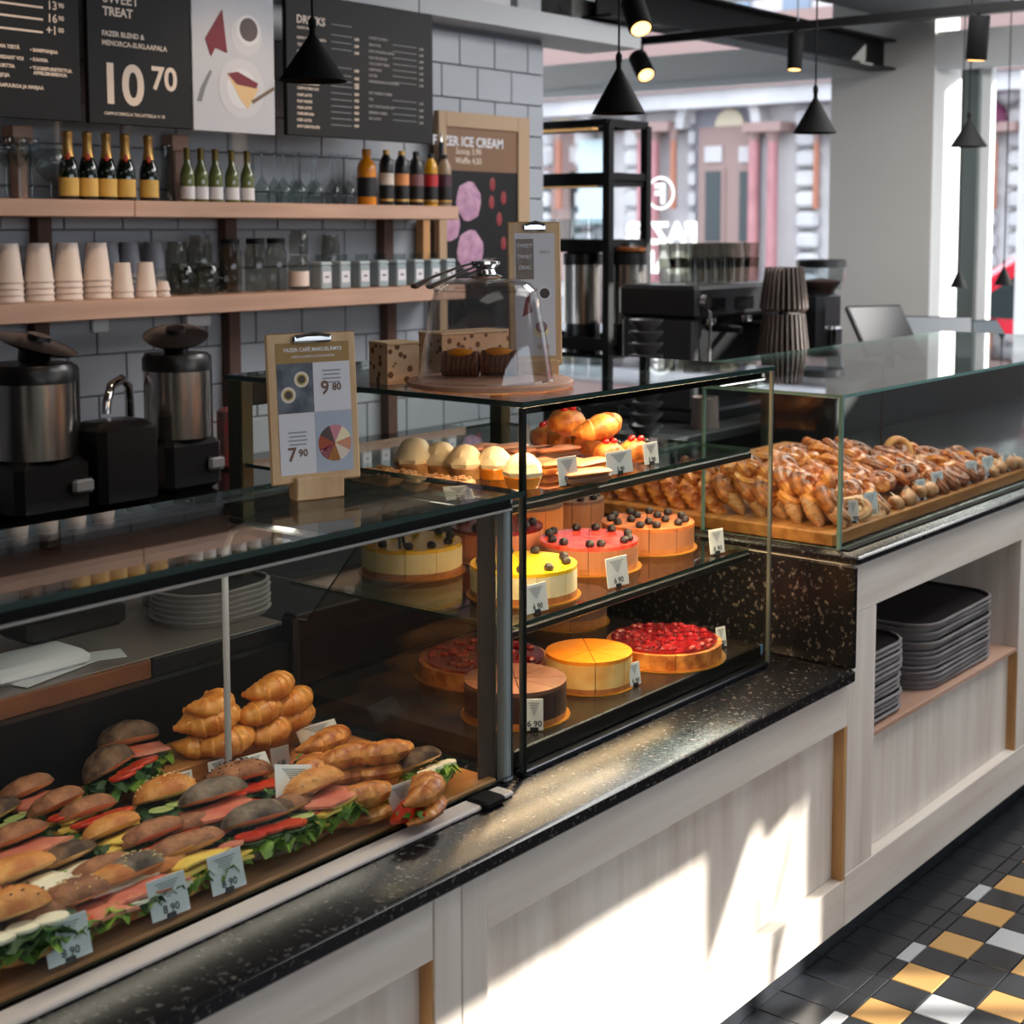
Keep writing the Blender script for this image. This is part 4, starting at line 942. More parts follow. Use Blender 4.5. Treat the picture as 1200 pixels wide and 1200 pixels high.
# main heap by rows
for j, y in enumerate((1.66, 1.722, 1.784, 1.846, 1.908, 1.97)):
    x = 3.27 if j else 3.235; i = 0
    while x < (4.36, 4.36, 4.3, 4.12, 3.88, 3.70)[j]:
        far = x > 3.62
        if j == 0: kd = 'cherry_pastry' if x < 3.5 else ('chocolate_roll' if x < 3.75 else 'brown_swirl' if x < 4.1 else 'chocolate_roll')
        elif x < 3.55: kd = ['cinnamon_swirl', 'knotted_pastry', 'braided_pastry'][(i+j) % 3]
        elif x < 3.95: kd = ['brown_swirl', 'knotted_pastry', 'brown_swirl', 'cinnamon_swirl'][(i+j) % 4]
        else: kd = ['chocolate_roll', 'brown_swirl', 'knotted_pastry'][(i+j) % 3]
        zz = ZP+.010+min(j, 4)*(.019 if x < 3.8 else .014 if x < 4.05 else .004)+rnd.uniform(-.004, .006)
        put(kd, x+rnd.uniform(-.008, .008), y, zz, (38+rnd.uniform(-12, 12) if j == 0 else 26+rnd.uniform(-16, 16), rnd.uniform(-16, 16), rnd.uniform(-40, 40)), 'in the %s row of the heap, %s' % (['front', 'second', 'third', 'fourth', 'fifth', 'back'][j], 'left part' if x < 3.55 else 'middle part' if x < 3.95 else 'right part'))
        x += .070; i += 1
put('bagel', *[*aty(1050, 526, 1.855)][:2], aty(1050, 526, 1.855).z-.01, (74, 0, -38), 'standing upright on top of the heap')
put('cinnamon_swirl', *[*aty(1082, 536, 1.83)][:2], aty(1082, 536, 1.83).z-.02, (40, 10, 20), 'on top of the heap beside the upright ring')
put('brown_swirl', *[*aty(1124, 534, 1.80)][:2], aty(1124, 534, 1.80).z-.02, (40, 0, -10), 'leaning at the top right of the heap')
for i, (u, v, w, lb) in enumerate(((1000, 622, .022, 'narrow price card edge-on by the iced cherry pastries'), (1022, 612, .045, 'price card at the left front of the pastry heap'), (1080, 592, .036, 'third price card from the left at the pastry heap'), (1100, 586, .045, 'fourth price card from the left at the pastry heap'),
                      (1140, 570, .042, 'third price card from the right at the pastry heap'), (1159, 562, .046, 'second price card from the right at the pastry heap'), (1180, 554, .034, 'rightmost price card at the pastry heap'))):
    p = aty(u, v, 1.63); card(lb, (p.x, 1.63, ZP-.001), w*1.12, .056, -10 if i else -45, -8, '3 90')

# ------------------------------------------------------------------ things on top of the cases
ZT = 1.39+.0003
cake_stand = thing('cake_board', 'round wooden board under the glass dome on the tall case', 'board', (2.225, 1.90, ZT))
q = MB(); q.lathe([(.158, 0), (.165, .004), (.165, .012), (.160, .015)], 40); q.build('disc', mat('rosy_wood', (196, 150, 124), .45, c2=(180, 132, 106), scale=4, stretch=(1, 8, 1)), cake_stand)
dm = thing('glass_dome', 'clear glass dome with metal knob over two chocolate rolls', 'dome', (2.205, 1.895, ZT+.0153))
q = MB(); q.shell([(.133, 0), (.128, .03), (.118, .09), (.106, .15), (.100, .175), (.088, .190), (.06, .197), (.004, .199)], 40); q.shell([(.001, .196), (.06, .194), (.086, .187), (.097, .172), (.103, .15), (.115, .09), (.125, .03), (.130, 0)], 40); q.shell([(.130, 0), (.135, -.0), (.133, .004)], 40); q.build('glass_bell', G_dome, dm)
q = MB(); q.tube([(.1*math.cos(a), .1*math.sin(a), .176) for a in [2*PI*k/36 for k in range(36)]], .0028, 6, closed=True); q.build('rolled_edge', G_dome, dm)
q = MB(); q.lathe([(.03, .199), (.034, .203), (.022, .207), (.018, .216), (.03, .226), (.028, .232), (.0, .236)], 20); q.build('knob', chrome, dm)
tg2 = thing('tongs', 'steel tongs lying across the top of the glass dome', 'tongs', (2.15, 1.90, ZT+.0153+.214), (0, R(-9), R(12)))
for s in (-1, 1): q = MB(); q.tube([(-.16, s*.016, 0), (-.10, s*.020, .004), (.0, s*.016, .006), (.11, s*.006, .004)], [.010, .006, .005, .006], 8, flat=.45); q.build('arm', chrome, tg2)
for i, (u, v, lb) in enumerate(((540, 441, 'left chocolate roll with orange topping under the glass dome'), (585, 440, 'right chocolate roll with orange topping under the glass dome'))):
    p = atz(u, v, ZT+.016); t = thing('chocolate_roll_cake', lb, 'cake', (p.x, p.y, ZT+.0156), R(-60)); q = MB()
    q.tube([(-.035, 0, .026), (.035, 0, .026)], .026, 20); q.build('roll', mat('swiss_roll_sponge', (126, 82, 54), .7, c2=(92, 56, 38), scale=30, tex='wave'), t)
    q = MB(); q.ball((0, 0, .046), (.034, .022, .012), 14, 6); q.build('orange_topping', caramelM, t)
pat = mat('patterned_carton', (112, 74, 42), .7, c2=(212, 176, 140), scale=46, tex='voronoi', lo=.28, hi=.34)
p = atz(440, 452, ZT)
for (u, y, w, d, yw, lb) in ((462, 2.10, .075, .07, -14, 'small carton with brown and cream maze pattern left of the dome'), (545, 2.20, .20, .08, -8, 'long low carton with maze pattern seen through the dome')):
    x = aty(u, 430, y).x; t = thing('carton', lb, 'box', (x, y, ZT), R(yw)); q = MB(); q.box((-w/2, -d/2, 0), (w/2, d/2, .078)); q.build('body', pat, t, False)
    q = MB(); q.bbox((-w/2-.002, -d/2-.002, .078), (w/2+.002, d/2+.002, .084), .002); q.build('lid', birch, t, False)

def slope_board(name, label, loc, w, h, yaw, tilt, block):
    t = thing(name, label, 'sign', loc, R(yaw)); r = bpy.data.objects.new('clipboard', None)
    q = MB().at((0, 0, block), (R(tilt), 0, 0)); q.bbox((-w/2, -.003, 0), (w/2, .003, h), .003); q.build('board', birch, t, False)
    q = MB(); q.bbox((-.045, -.018, 0), (.045, .018, block+.012), .002); q.build('wooden_block', birch, t, False)
    return t
def clipb(t, w, h, block, tilt):
    M_ = Matrix.Translation((0, 0, block)) @ Euler((R(tilt), 0, 0)).to_matrix().to_4x4()
    q = MB(); q.M = M_; q.bbox((-w*.22, -.012, h*.935), (w*.22, -.004, h*.985), .003); q.tube([(-w*.18, -.012, h*.975), (0, -.015, h*.995), (w*.18, -.012, h*.975)], .0035, 6); q.build('metal_clip', chrome, t)
    return M_
def flat_on(M_, t, name, x0, z0, x1, z1, m, y=-.0036):
    q = MB(); q.M = M_; q.box((x0, y-.0004, z0), (x1, y, z1)); return q.build(name, m, t, False)
def text_on(M_, body, size, m, t, x, z, align='CENTER', y=-.0046, bold=0):
    o = text(body, size, m, t, (0, 0, 0), align=align, bold=bold, depth=.0001); o.matrix_local = M_ @ Matrix.Translation((x, y, z)) @ Euler((PI/2, 0, 0)).to_matrix().to_4x4(); return o
olive = mat('olive_gold_print', (158, 124, 68), .6); slate = mat('slate_photo', (112, 118, 128), .6, c2=(60, 66, 78), scale=30); paperW = mat('menu_paper', (214, 214, 220), .6)
# clipboard sign on the low case
w, h = .172, .262; bl = .028
t = slope_board('menu_clipboard', 'upright wooden clipboard menu with two prices on the sandwich case', (1.772, 1.915, 1.2303), w, h, -17, -4, bl)
M_ = clipb(t, w, h, bl, -4); x0, x1, z0, z2 = -.068, .072, .016, h*.935; zm = .123; zt = h*.80
flat_on(M_, t, 'header', x0, zt, x1, z2, olive); flat_on(M_, t, 'cups_photo', x0, zm, 0, zt, slate); flat_on(M_, t, 'price_panel', .0005, zm, x1, zt, paperW)
flat_on(M_, t, 'price_panel', x0, z0, 0, zm-.0005, paperW); flat_on(M_, t, 'platter_photo', .0005, z0, x1, zm-.0005, mat('pale_blue_print', (168, 178, 194), .6))
text_on(M_, 'FAZER CAFÉ MAKUELÄMYS', .0092, whiteP, t, .002, zt+.020, bold=.0002); text_on(M_, 'HERKULLINEN LOUNASHETKI', .0062, whiteP, t, .002, zt+.009)
brownI = mat('brown_print', (110, 78, 60), .6)
text_on(M_, '9', .034, brownI, t, .022, zm+.030, bold=.0006); text_on(M_, '80', .018, brownI, t, .045, zm+.036, bold=.0005)
text_on(M_, '7', .034, brownI, t, -.046, z0+.024, bold=.0006); text_on(M_, '90', .018, brownI, t, -.025, z0+.031, bold=.0005)
for (cx, cz) in ((.036, zm+.070), (-.034, z0+.072)):
    for k in range(4): flat_on(M_, t, 'print_line', cx-.018+.002*(k % 2), cz-.007*k, cx+.018-.002*(k % 2), cz-.007*k+.0026, inkG, -.0040)
def disc_on(M_, t, name, cx, cz, r, m, y=-.0042, n=24, a0=0, a1=2*PI):
    q = MB(); q.M = M_; pts = [(cx+r*math.cos(a0+(a1-a0)*k/n), y, cz+r*math.sin(a0+(a1-a0)*k/n)) for k in range(n)]
    if a1-a0 < 6: pts = [(cx, y, cz)]+pts+[(cx+r*math.cos(a1), y, cz+r*math.sin(a1))]
    q.add(pts+[(x, y+.0003, z) for x, _, z in pts], [tuple(range(len(pts)-1, -1, -1)), tuple(range(len(pts), 2*len(pts)))]); return q.build(name, m, t, False)
pc = [cheesecake, mat('rose_print', (200, 130, 140), .6), chocoM, mat('brick_print', (160, 66, 34), .6), jamM, cookieM, icingM, mat('peach_print', (206, 140, 110), .6)]
for k in range(8): disc_on(M_, t, 'platter_wedge', .037, .066, .032, pc[k], -.0044, 5, k*PI/4+.3, (k+1)*PI/4+.3)
for (cx, cz) in ((-.022, zm+.058), (-.048, zm+.032)): disc_on(M_, t, 'cup_picture', cx, cz, .014, icingM); disc_on(M_, t, 'cup_picture', cx, cz, .0095, mat('yellow_ring_print', (180, 160, 60), .6), -.0046); disc_on(M_, t, 'cup_picture', cx, cz, .007, chocoM, -.005)
# narrow sign on the cake case
w, h = .112, .295; bl = .030
t = slope_board('menu_clipboard', 'tall narrow wooden clipboard menu behind the glass dome', (2.375, 1.905, ZT), w, h, -38, -4, bl)
M_ = clipb(t, w, h, bl, -4); flat_on(M_, t, 'sheet', -.042, .02, .042, h*.92, paperW); flat_on(M_, t, 'gold_panel', -.040, h*.60, -.002, h*.88, olive)
for k in range(3): text_on(M_, ('SWEET', 'TREAT', 'DEAL')[k], .0105, whiteP, t, -.021, h*.82-.022*k)
q = MB(); q.M = M_; q.add([(-.010, -.0044, .13), (-.028, -.0044, .10), (-.014, -.0044, .165), (-.006, -.0044, .11)], [(0, 2, 1), (0, 1, 3)]); q.build('napkin_picture', mat('crimson_print', (128, 24, 44), .6), t, False)
disc_on(M_, t, 'coffee_picture', .020, .148, .014, mat('saucer_print', (228, 228, 230), .6)); disc_on(M_, t, 'coffee_picture', .020, .148, .0105, chocoM, -.0046)
disc_on(M_, t, 'cake_picture', .012, .072, .016, cheesecake); disc_on(M_, t, 'cake_picture', .012, .079, .012, jamM, -.0046); text_on(M_, '10 70', .012, olive, t, .014, .034, bold=.0003); text_on(M_, 'TREAT', .008, inkG, t, .022, h*.78)

# ------------------------------------------------------------------ things on the service ledge
zl = .8905
def lx(u, v): p = atz(u, v, zl); return (p.x, p.y, zl)
me = tray_mesh(.26, .20)
for k in range(6):
    p = lx(238, 722); o = linkmesh('serving_plate', me, None, (p[0]+.02, 2.46, zl+k*.0115), (0, 0, R(4*k % 7))); 
    tag(o, ('topmost' if k == 5 else 'lower')+' grey plate in the stack on the service ledge', 'plate', 'plates on the service ledge')
q = MB(); q.bbox((-.11, -.06, 0), (.11, .06, .05), .01); o = q.build('dark_container', darkP, loc=(lx(20, 740)[0], 2.50, zl+.03)); o.name = 'container'; tag(o, 'black plastic container at the far left of the service ledge', 'container')
q = MB(); q.bbox((-.10, -.06, 0), (.10, .06, .03), .01); o = q.build('paper_stack', paperW, loc=(lx(10, 770)[0]-.03, 2.40, zl)); tag(o, 'stack of white paper at the left of the service ledge', 'paper')
sp_ = thing('spatula', 'pale spatula with a turquoise handle on the service ledge', 'spatula', (1.48, 2.43, zl+.004), R(8))
q = MB(); q.tube([(-.17, 0, .004), (0, 0, .006)], .006, 8); q.build('handle', mat('turquoise_plastic', (90, 190, 160), .4), sp_); q = MB(); q.bbox((0, -.02, 0), (.10, .02, .004), .002); q.build('blade', whiteP, sp_, False)
for i, (x, y, a, lb) in enumerate(((1.60, 2.40, -24, 'white paper sheet lying diagonally on the service ledge'), (1.52, 2.36, 14, 'smaller white paper sheet under the spatula on the ledge'))):
    q = MB(); q.box((-.09, -.03, 0), (.09, .03, .0012)); o = q.build('paper_sheet', paperW, None, False, loc=(x, y, zl+.0002+i*.0015)); o.rotation_euler[2] = R(a); tag(o, lb, 'paper')
for i, (u, lb) in enumerate(((175, 'left upright steel tin at the back of the ledge'), (290, 'small steel cup at the right of the ledge'))):
    q = MB(); q.lathe([(.028, 0), (.03, .085), (.027, .085), (.025, .004)], 16); o = q.build('steel_tin', steel, loc=(lx(u, 720)[0]+.06, 2.62, zl)); tag(o, lb, 'tin')

# ------------------------------------------------------------------ back wall: shelves and what stands on them
ys = 3.87
def shx(u, v, y=ys): return aty(u, v, y).x
us = thing('wall_shelf', 'upper pinkish wooden wall shelf carrying the bottles', 'shelf', (1.4, 3.75, 1.735))
q = MB(); q.bbox((0, 0, 0), (2.752-1.4-.001, .24, .05), .003); q.build('board', shelfW, us, False)
q = MB(); q.bbox((2.752-1.4, 0, 0), (4.213-1.4, .24, .05), .003); q.build('board', shelfW, us, False)
ls = thing('wall_shelf', 'lower pinkish wooden wall shelf carrying cups and jars', 'shelf', (1.4, 3.75, 1.433))
q = MB(); q.bbox((0, 0, 0), (3.90-1.4, .24, .056), .003); q.build('board', shelfW, ls, False)
for (u, m, z0, z1, lb) in ((44, postW, .92, 1.433, 'brown wooden post under the lower shelf at the far left'), (270, postW, .92, 1.433, 'brown wooden post behind the right-hand coffee brewer'), (455, postW, .92, 1.433, 'brown wooden post under the right end of the lower shelf'),
                       (50, postW, 1.489, 1.735, 'brown wooden post between the shelves at the left'), (268, postW, 1.489, 1.735, 'brown wooden post between the shelves in the middle'), (452, postW, 1.489, 1.735, 'brown wooden post between the shelves at the right')):
    x = shx(u, 330, 3.97); q = MB(); q.bbox((-.025, -.02, z0), (.025, .022, z1), .002); q.build
    o = q.build('shelf_post', m, None, False, loc=(x, 3.97, 0)); tag(o, lb, 'post')
for (u, lb) in ((24, 'left pale wooden upright above the upper shelf'), (208, 'pale wooden upright above the upper shelf beside the single champagne bottle')):
    x = shx(u, 200, 3.955); q = MB(); q.bbox((-.016, -.012, 1.786), (.016, .03, 1.95), .002); q.bbox((-.034, -.02, 1.95), (.034, .035, 2.003), .003); o = q.build('shelf_post', shelfW, None, False, loc=(x, 3.955, 0)); tag(o, lb, 'post')
q = MB(); q.bbox((-.02, -.015, 1.489), (.02, .025, 1.735), .002); o = q.build('shelf_post', mat('light_wood_post', (190, 140, 90), .6), None, False, loc=(shx(497, 290, 3.955), 3.955, 0)); tag(o, 'light golden post between the shelves beside the ice cream poster', 'post')

bottleG = mat('dark_green_glass', (10, 22, 14), .08, spec=.8); foil = mat('gold_foil', (206, 160, 90), .35, .6); labY = mat('yellow_label', (206, 168, 86), .6); redS = mat('red_seal', (190, 60, 30), .5)
ZS1, ZS2 = 1.7855, 1.4895
ch = thing('champagne_bottle', 'first small champagne bottle from the left on the upper shelf', 'bottle', (shx(81, 230), ys, ZS1), 0, 'small champagne bottles')
q = MB(); q.lathe([(.027, 0), (.029, .004), (.029, .085), (.026, .105), (.016, .132), (.013, .15)], 18); q.build('body', bottleG, ch)
q = MB(); q.lathe([(.0185, .128), (.0145, .15), (.0135, .185), (.0155, .19), (.0155, .2), (.010, .205)], 16); q.build('foil', foil, ch)
q = MB(); q.shell([(.0295, .012), (.0295, .066)], 18); q.build('label', labY, ch); q = MB(); q.ball((-.010, -.0165, .128), (.009, .004, .011), 8, 5); q.build('seal', redS, ch)
for i, u in enumerate((104, 126, 148, 175)): dup(ch, ('%s small champagne bottle from the left on the upper shelf' % ORD[i+1]) if i < 3 else 'small champagne bottle standing alone at the right of its row', (shx(u, 230), ys, ZS1))
wn = thing('wine_bottle', 'first small white wine bottle from the left on the upper shelf', 'bottle', (shx(220, 230), ys, ZS1), 0, 'small white wine bottles')
q = MB(); q.lathe([(.021, 0), (.023, .003), (.023, .085), (.02, .10), (.010, .125), (.0095, .15)], 16); q.build('body', mat('green_wine_glass', (96, 104, 60), .1, spec=.7), wn)
q = MB(); q.lathe([(.0105, .135), (.0105, .172), (.009, .173)], 12); q.build('cap', mat('olive_gold_cap', (110, 92, 34), .4, .5), wn); q = MB(); q.shell([(.0235, .010), (.0235, .05)], 16); q.build('label', paperW, wn)
for i, u in enumerate((236, 253, 272, 290)): dup(wn, '%s small white wine bottle from the left on the upper shelf' % ORD[i+1], (shx(u, 230), ys, ZS1))
def wineglass(inv=True):
    q = MB(); pr_ = [(.030, 0), (.030, .002), (.004, .006), (.0035, .09), (.012, .10), (.027, .125), (.029, .15), (.024, .178)]
    if inv: pr_ = [(r, .178-z) for r, z in pr_][::-1]
    q.shell(pr_, 16); return q
g0 = wineglass().build('wine_glass', G_small, loc=(shx(312, 230), ys+.02, ZS1)); tag(g0, 'first upturned wine glass from the left on the upper shelf', 'glass', 'upturned wine glasses')
for i, u in enumerate((332, 350, 370, 390, 408)): o = g0.copy(); COL.objects.link(o); o.location = (shx(u, 230), ys, ZS1); o['label'] = '%s upturned wine glass from the left on the upper shelf' % ORD[i+1]
for i, (u, y) in enumerate(((322, 3.95), (345, 3.95), (366, 3.95), (398, 3.95))): o = g0.copy(); COL.objects.link(o); o.location = (shx(u, 230, y), y, ZS1); o['label'] = 'upturned wine glass in the back row of the upper shelf'; o['group'] = 'back row wine glasses'
sg_ = wineglass(False)
for i, (u, lb) in enumerate(((8, 'stemmed glass at the far left end of the upper shelf'), (24, 'second stemmed glass at the left end of the upper shelf'), (38, 'third stemmed glass at the left end of the upper shelf'))):
    o = wineglass(False).build('stemmed_glass', G_small, loc=(shx(u, 230), ys, ZS1)); tag(o, lb, 'glass')
q = MB(); q.shell([(.03, 0), (.03, .002), (.004, .006), (.0035, .05), (.02, .06), (.043, .085), (.046, .115), (.034, .15)], 18); o = q.build('balloon_glass', G_small, loc=(shx(60, 230), ys, ZS1)); tag(o, 'large round balloon glass left of the champagne bottles', 'glass')
q = MB(); q.shell([(.028, 0), (.022, .03), (.020, .18), (.022, .182)], 16); o = q.build('water_carafe', G_small, loc=(shx(197, 230, 3.93), 3.93, ZS1)); tag(o, 'clear tall glass right of the lone champagne bottle', 'glass')
# juice and syrup bottles
juice = mat('orange_juice', (214, 130, 14), .25); blkLab = mat('black_label', (16, 16, 18), .5); cyanL = mat('poster_orange', (214, 140, 84), .5)
t = thing('juice_bottle', 'orange juice bottle left of the black labelled bottles', 'bottle', (shx(430, 235), ys, ZS1)); q = MB(); q.lathe([(.034, 0), (.035, .004), (.035, .13), (.03, .15), (.016, .168), (.015, .185)], 20); q.build('body', juice, t)
q = MB(); q.shell([(.0355, .03), (.0355, .10)], 20); q.M = Matrix.Identity(4); o = q.build('label_band', blkLab, t); 
q = MB(); q.lathe([(.017, .180), (.017, .2), (.015, .202)], 14); q.build('cap', juice, t)
for i, (u, c, ll, lb) in enumerate(((453, darkP, mat('pale_photo_print', (200, 190, 180), .5), 'black bottle with a pale picture label right of the orange juice'), (471, darkP, cyanL, 'black bottle with an orange picture label'), (488, darkP, mat('pinkish_print', (120, 80, 84), .5), 'black bottle with a dark pink picture label'),
                         (505, mat('amber_syrup', (190, 140, 10), .2), mat('raspberry_print', (176, 30, 40), .5), 'amber bottle with a raspberry picture label'), (521, mat('clear_syrup', (150, 130, 110), .15), mat('plum_print', (70, 34, 50), .5), 'bottle with pale shoulder at the right end of the upper shelf'))):
    t = thing('syrup_bottle', lb, 'bottle', (shx(u, 235), ys, ZS1), 0, 'dark labelled bottles on the upper shelf'); hh = .15 if i < 3 else .145
    q = MB(); q.lathe([(.026, 0), (.027, .003), (.027, hh), (.022, hh+.018), (.013, hh+.032), (.012, hh+.04)], 18); q.build('body', c, t); q = MB(); q.shell([(.0276, .012), (.0276, .122)], 18); q.build('label', blkLab, t)
    q = MB(); q.shell([(.028, .075), (.028, .118)], 18); q.build('picture_band', ll, t); q = MB(); q.shell([(.028, .016), (.028, .024)], 18); q.build('gold_line', foil, t)
    q = MB(); q.lathe([(.013, hh+.036), (.013, hh+.052), (.011, hh+.053)], 12); q.build('cap', foil if i < 2 else darkP, t)
t = thing('pourer_bottle', 'dark bottle with a long pouring spout behind the last syrup bottle', 'bottle', (shx(517, 200, 3.93), 3.93, ZS1)); q = MB(); q.lathe([(.02, 0), (.02, .15), (.012, .19), (.011, .25)], 14); q.build('body', darkP, t); q = MB(); q.lathe([(.008, .25), (.004, .275), (.004, .285)], 10); q.build('spout', chrome, t)

# lower shelf: paper cups
def cup_mesh(r=.042, h=.105):
    q = MB(); q.lathe([(r*.97, 0), (r, .002), (r, .006), (r*.96, .008), (r*.70, h), (r*.66, h)], 22); return q
def cupstack(u, n, r, h, m, lb, y=3.86, grp='paper cup stacks', z=ZS2):
    me = cup_mesh(r, h).mesh('paper_cup', m); x = shx(u, 340, y)
    for k in range(n): o = linkmesh('paper_cup', me, None, (x, y, z+k*.018)); tag(o, ('topmost upturned cup of the ' if k == n-1 else 'upturned cup nested below the top of the ')+lb, 'cup', grp)
for i, (u, n) in enumerate(((10, 4), (46, 4), (80, 4), (114, 4))): cupstack(u, n, .043, .115, cupM, '%s tall white cup stack from the left' % ORD[i])
for i, (u, n) in enumerate(((144, 2), (171, 2))): cupstack(u, n, .033, .09, cupM, '%s small white cup stack' % ORD[i], 3.83)
cupstack(191, 2, .022, .03, cupM, 'tiny white cup stack by the glass mugs', 3.82)
for i, (u, n) in enumerate(((128, 4), (152, 4), (181, 4))): cupstack(u, n, .04, .115, cupG, '%s grey cup stack in the back row' % ORD[i], 3.94)
def jar(lb, u, r, h, y=3.86, lid=None, band=None, name='glass_jar', handle=0, z=ZS2, v=330):
    t = thing(name, lb, 'jar' if 'jar' in name else 'glass', (shx(u, v, y), y, z)); q = MB(); q.shell([(.001, .003), (r*.95, .003), (r, .008), (r, h*.8), (r*.82, h*.9), (r*.82, h)], 18); q.build('glass_body', G_dark, t)
    if lid: q = MB(); q.lathe([(r*.86, h-.004), (r*.86, h+.012), (r*.8, h+.014)], 16); q.build('lid', lid, t)
    if band: q = MB(); q.shell([(r*1.01, h*.12), (r*1.01, h*.55)], 18); q.build('label', band, t)
    if handle: q = MB(); q.tube([(r, 0, h*.75), (r+.02, 0, h*.7), (r+.024, 0, h*.4), (r, 0, h*.25)], .004, 6); q.build('handle', G_dark, t)
    return t
sugar = mat('brown_contents', (92, 76, 58), .8)
jar('glass mug at the left of the mugs row', 213, .04, .10, handle=1, name='glass_mug'); jar('glass mug with its handle beside the first mug', 242, .04, .10, handle=1, name='glass_mug')
jar('glass mug stacked behind the front mugs, left', 208, .038, .17, 3.94, name='glass_mug'); jar('tall glass behind the front mugs, right', 235, .04, .19, 3.94, name='tall_glass')
for (u, r, h, y, lb) in ((270, .037, .165, 3.86, 'first tall glass jar right of the mugs'), (300, .036, .165, 3.86, 'second tall glass jar right of the mugs'), (324, .036, .165, 3.88, 'third tall glass jar, beaded, right of the mugs')):
    t = jar(lb, u, r, h, y, lid=blackM)
    
jar('stacked jar with pale beige label left of the tins', 350, .036, .12, band=cupM); jar('upper jar standing on the beige labelled jar', 350, .033, .085, z=ZS2+.12, v=290)
jar('glass tumbler standing behind the second tin', 388, .034, .19, 3.95, name='tumbler')
tinM = mat('grey_blue_tin', (150, 164, 170), .45)
tn = thing('tea_tin', 'first square grey-blue tea tin from the left on the lower shelf', 'tin', (shx(375, 335), 3.86, ZS2), 0, 'tea tins on the lower shelf')
q = MB(); q.bbox((-.026, -.026, 0), (.026, .026, .082), .004); q.build('body', tinM, tn, False); q = MB(); q.bbox((-.027, -.027, .082), (.027, .027, .096), .004); q.build('lid', mat('pale_tin_lid', (170, 184, 190), .4), tn, False)
q = MB(); q.bbox((-.020, -.0268, .022), (.020, -.0262, .062), .0002); q.build('label', paperW, tn, False); q = MB(); q.box((-.009, -.0274, .040), (.009, -.0269, .046)); q.build('print', inkM, tn, False)
for i, u in enumerate((397, 420, 442, 463, 484, 503, 521)): 
    dup(tn, ('%s square grey-blue tea tin from the left on the lower shelf' % ORD[i+1]) , (shx(u, 335), 3.86, ZS2))
ls.location = (1.4, 3.75, 1.433)
q = MB(); q.bbox((3.9-1.4, 0.02, 0), (4.27-1.4, .24, .056), .003); q.build('board', shelfW, ls, False)
for i, u in enumerate((378, 400, 424, 446, 468, 488, 506)):
    q = MB(); q.shell([(.02, 0), (.022, .002), (.024, .118)], 14); o = q.build('tea_glass', G_small, loc=(shx(u, 330, 3.945), 3.945, ZS2)); tag(o, '%s clear glass in the row behind the tea tins' % ORD[i], 'glass', 'clear glasses behind the tins')

# menu boards
YB = 3.72
def mboard(lb, x0, x1, z0, z1, m=boardB):
    t = thing('menu_board', lb, 'menu board', (x0, YB, z0)); q = MB(); q.bbox((0, 0, 0), (x1-x0, .02, z1-z0), .002); q.build('panel', m, t, False)
    for x in (.06, x1-x0-.06): q = MB(); q.cyl((x, .01, z1-z0), (x, .01, 3.1-z0), .0025, n=6); q.build('hanging_wire', steelD, t)
    return t
def bp_(u, v): p = aty(u, v, YB); return p.x, p.z
def put_t(t, body, u, v, hpx, align='LEFT', m=letM, bold=.0006, sx=1):
    x, z = bp_(u, v); sc = .00265*hpx; text(body, sc/.72, m, t, (x-t.location.x, -.0012, z-t.location.z), align=align, bold=bold, sx=sx, depth=.0003)
x1 = bp_(96, 143)[0]; b1 = mboard('leftmost black menu board with price list', 1.75, x1, 2.005, 2.60)
for v, s_ in ((12, '13'), (27, '16'), (41, '+1')): put_t(b1, s_, 67, v, 9, 'RIGHT'); put_t(b1, '90' if '+' not in s_ else '00', 68, v-3, 5)
for v in (7, 21, 36):
    a = bp_(0, v); c = bp_(50, v+2); q = MB(); q.box((a[0]-1.75-.2, -.0015, c[1]-2.005-.003), (c[0]-1.75, -.001, c[1]-2.005+.003)); q.build('rule_line', letM, b1, False)
for u, v, s_ in ((35, 60, '• SAMPPANJAA'), (35, 71, '• KAHVIA'), (35, 81, '• TUOREPURISTETTUA'), (39, 87, 'APPELSIINIMEHUA'), (-12, 54, 'KAHVIA TEETÄ'), (-10, 67, 'CROISSANT VOI'), (-10, 77, 'JOGURTTIA'), (-10, 88, 'MARJOJA'), (-12, 100, 'KAURAPUUROA JA MARJAA')): put_t(b1, s_, u, v, 3.6)
x0 = bp_(105, 144)[0]; x1 = bp_(225, 151)[0]; b2 = mboard('black menu board reading TREAT with a big price 10 70', x0, x1, 2.005, 2.60)
put_t(b2, 'SWEET', 120, 2, 11); put_t(b2, 'TREAT', 120, 17, 9.5, bold=.0012); put_t(b2, 'FAZER BLEND &', 119, 41, 5.6); put_t(b2, 'MENORCA-SUKLAAPALA', 119, 52, 5.6)
put_t(b2, '10', 116, 119, 44, bold=.004, sx=.98); put_t(b2, '70', 177, 104, 26, bold=.0022); put_t(b2, 'CAPPUCCINOLLA TAI LATTELLA 11 70', 122, 134, 3.4, bold=.0003)
x0 = bp_(227, 152)[0]; x1 = bp_(323, 159)[0]; b3 = mboard('pale poster of coffee and cake between the black menu boards', x0, x1, 2.003, 2.62, mat('poster_grey', (196, 198, 206), .5))
def dp(name, u, v, r, m, k=0, sx=1): 
    x, z = bp_(u, v); q = MB(); n = 28; pts = [(x-b3.location.x+r*sx*math.cos(2*PI*i/n), -.0008-k*.0005, z-b3.location.z+r*math.sin(2*PI*i/n)) for i in range(n)]
    q.add(pts, [tuple(range(n))]); q.add([(a, b_+.0004, c) for a, b_, c in pts], [tuple(range(n-1, -1, -1))]); return q.build(name, m, b3, False)
sauc = mat('saucer_white', (208, 208, 214), .5); dp('saucer', 289, 42, .062, sauc); dp('cup', 291, 36, .048, mat('cup_white', (226, 226, 230), .5), 1); dp('coffee', 291, 35, .037, chocoM, 2)
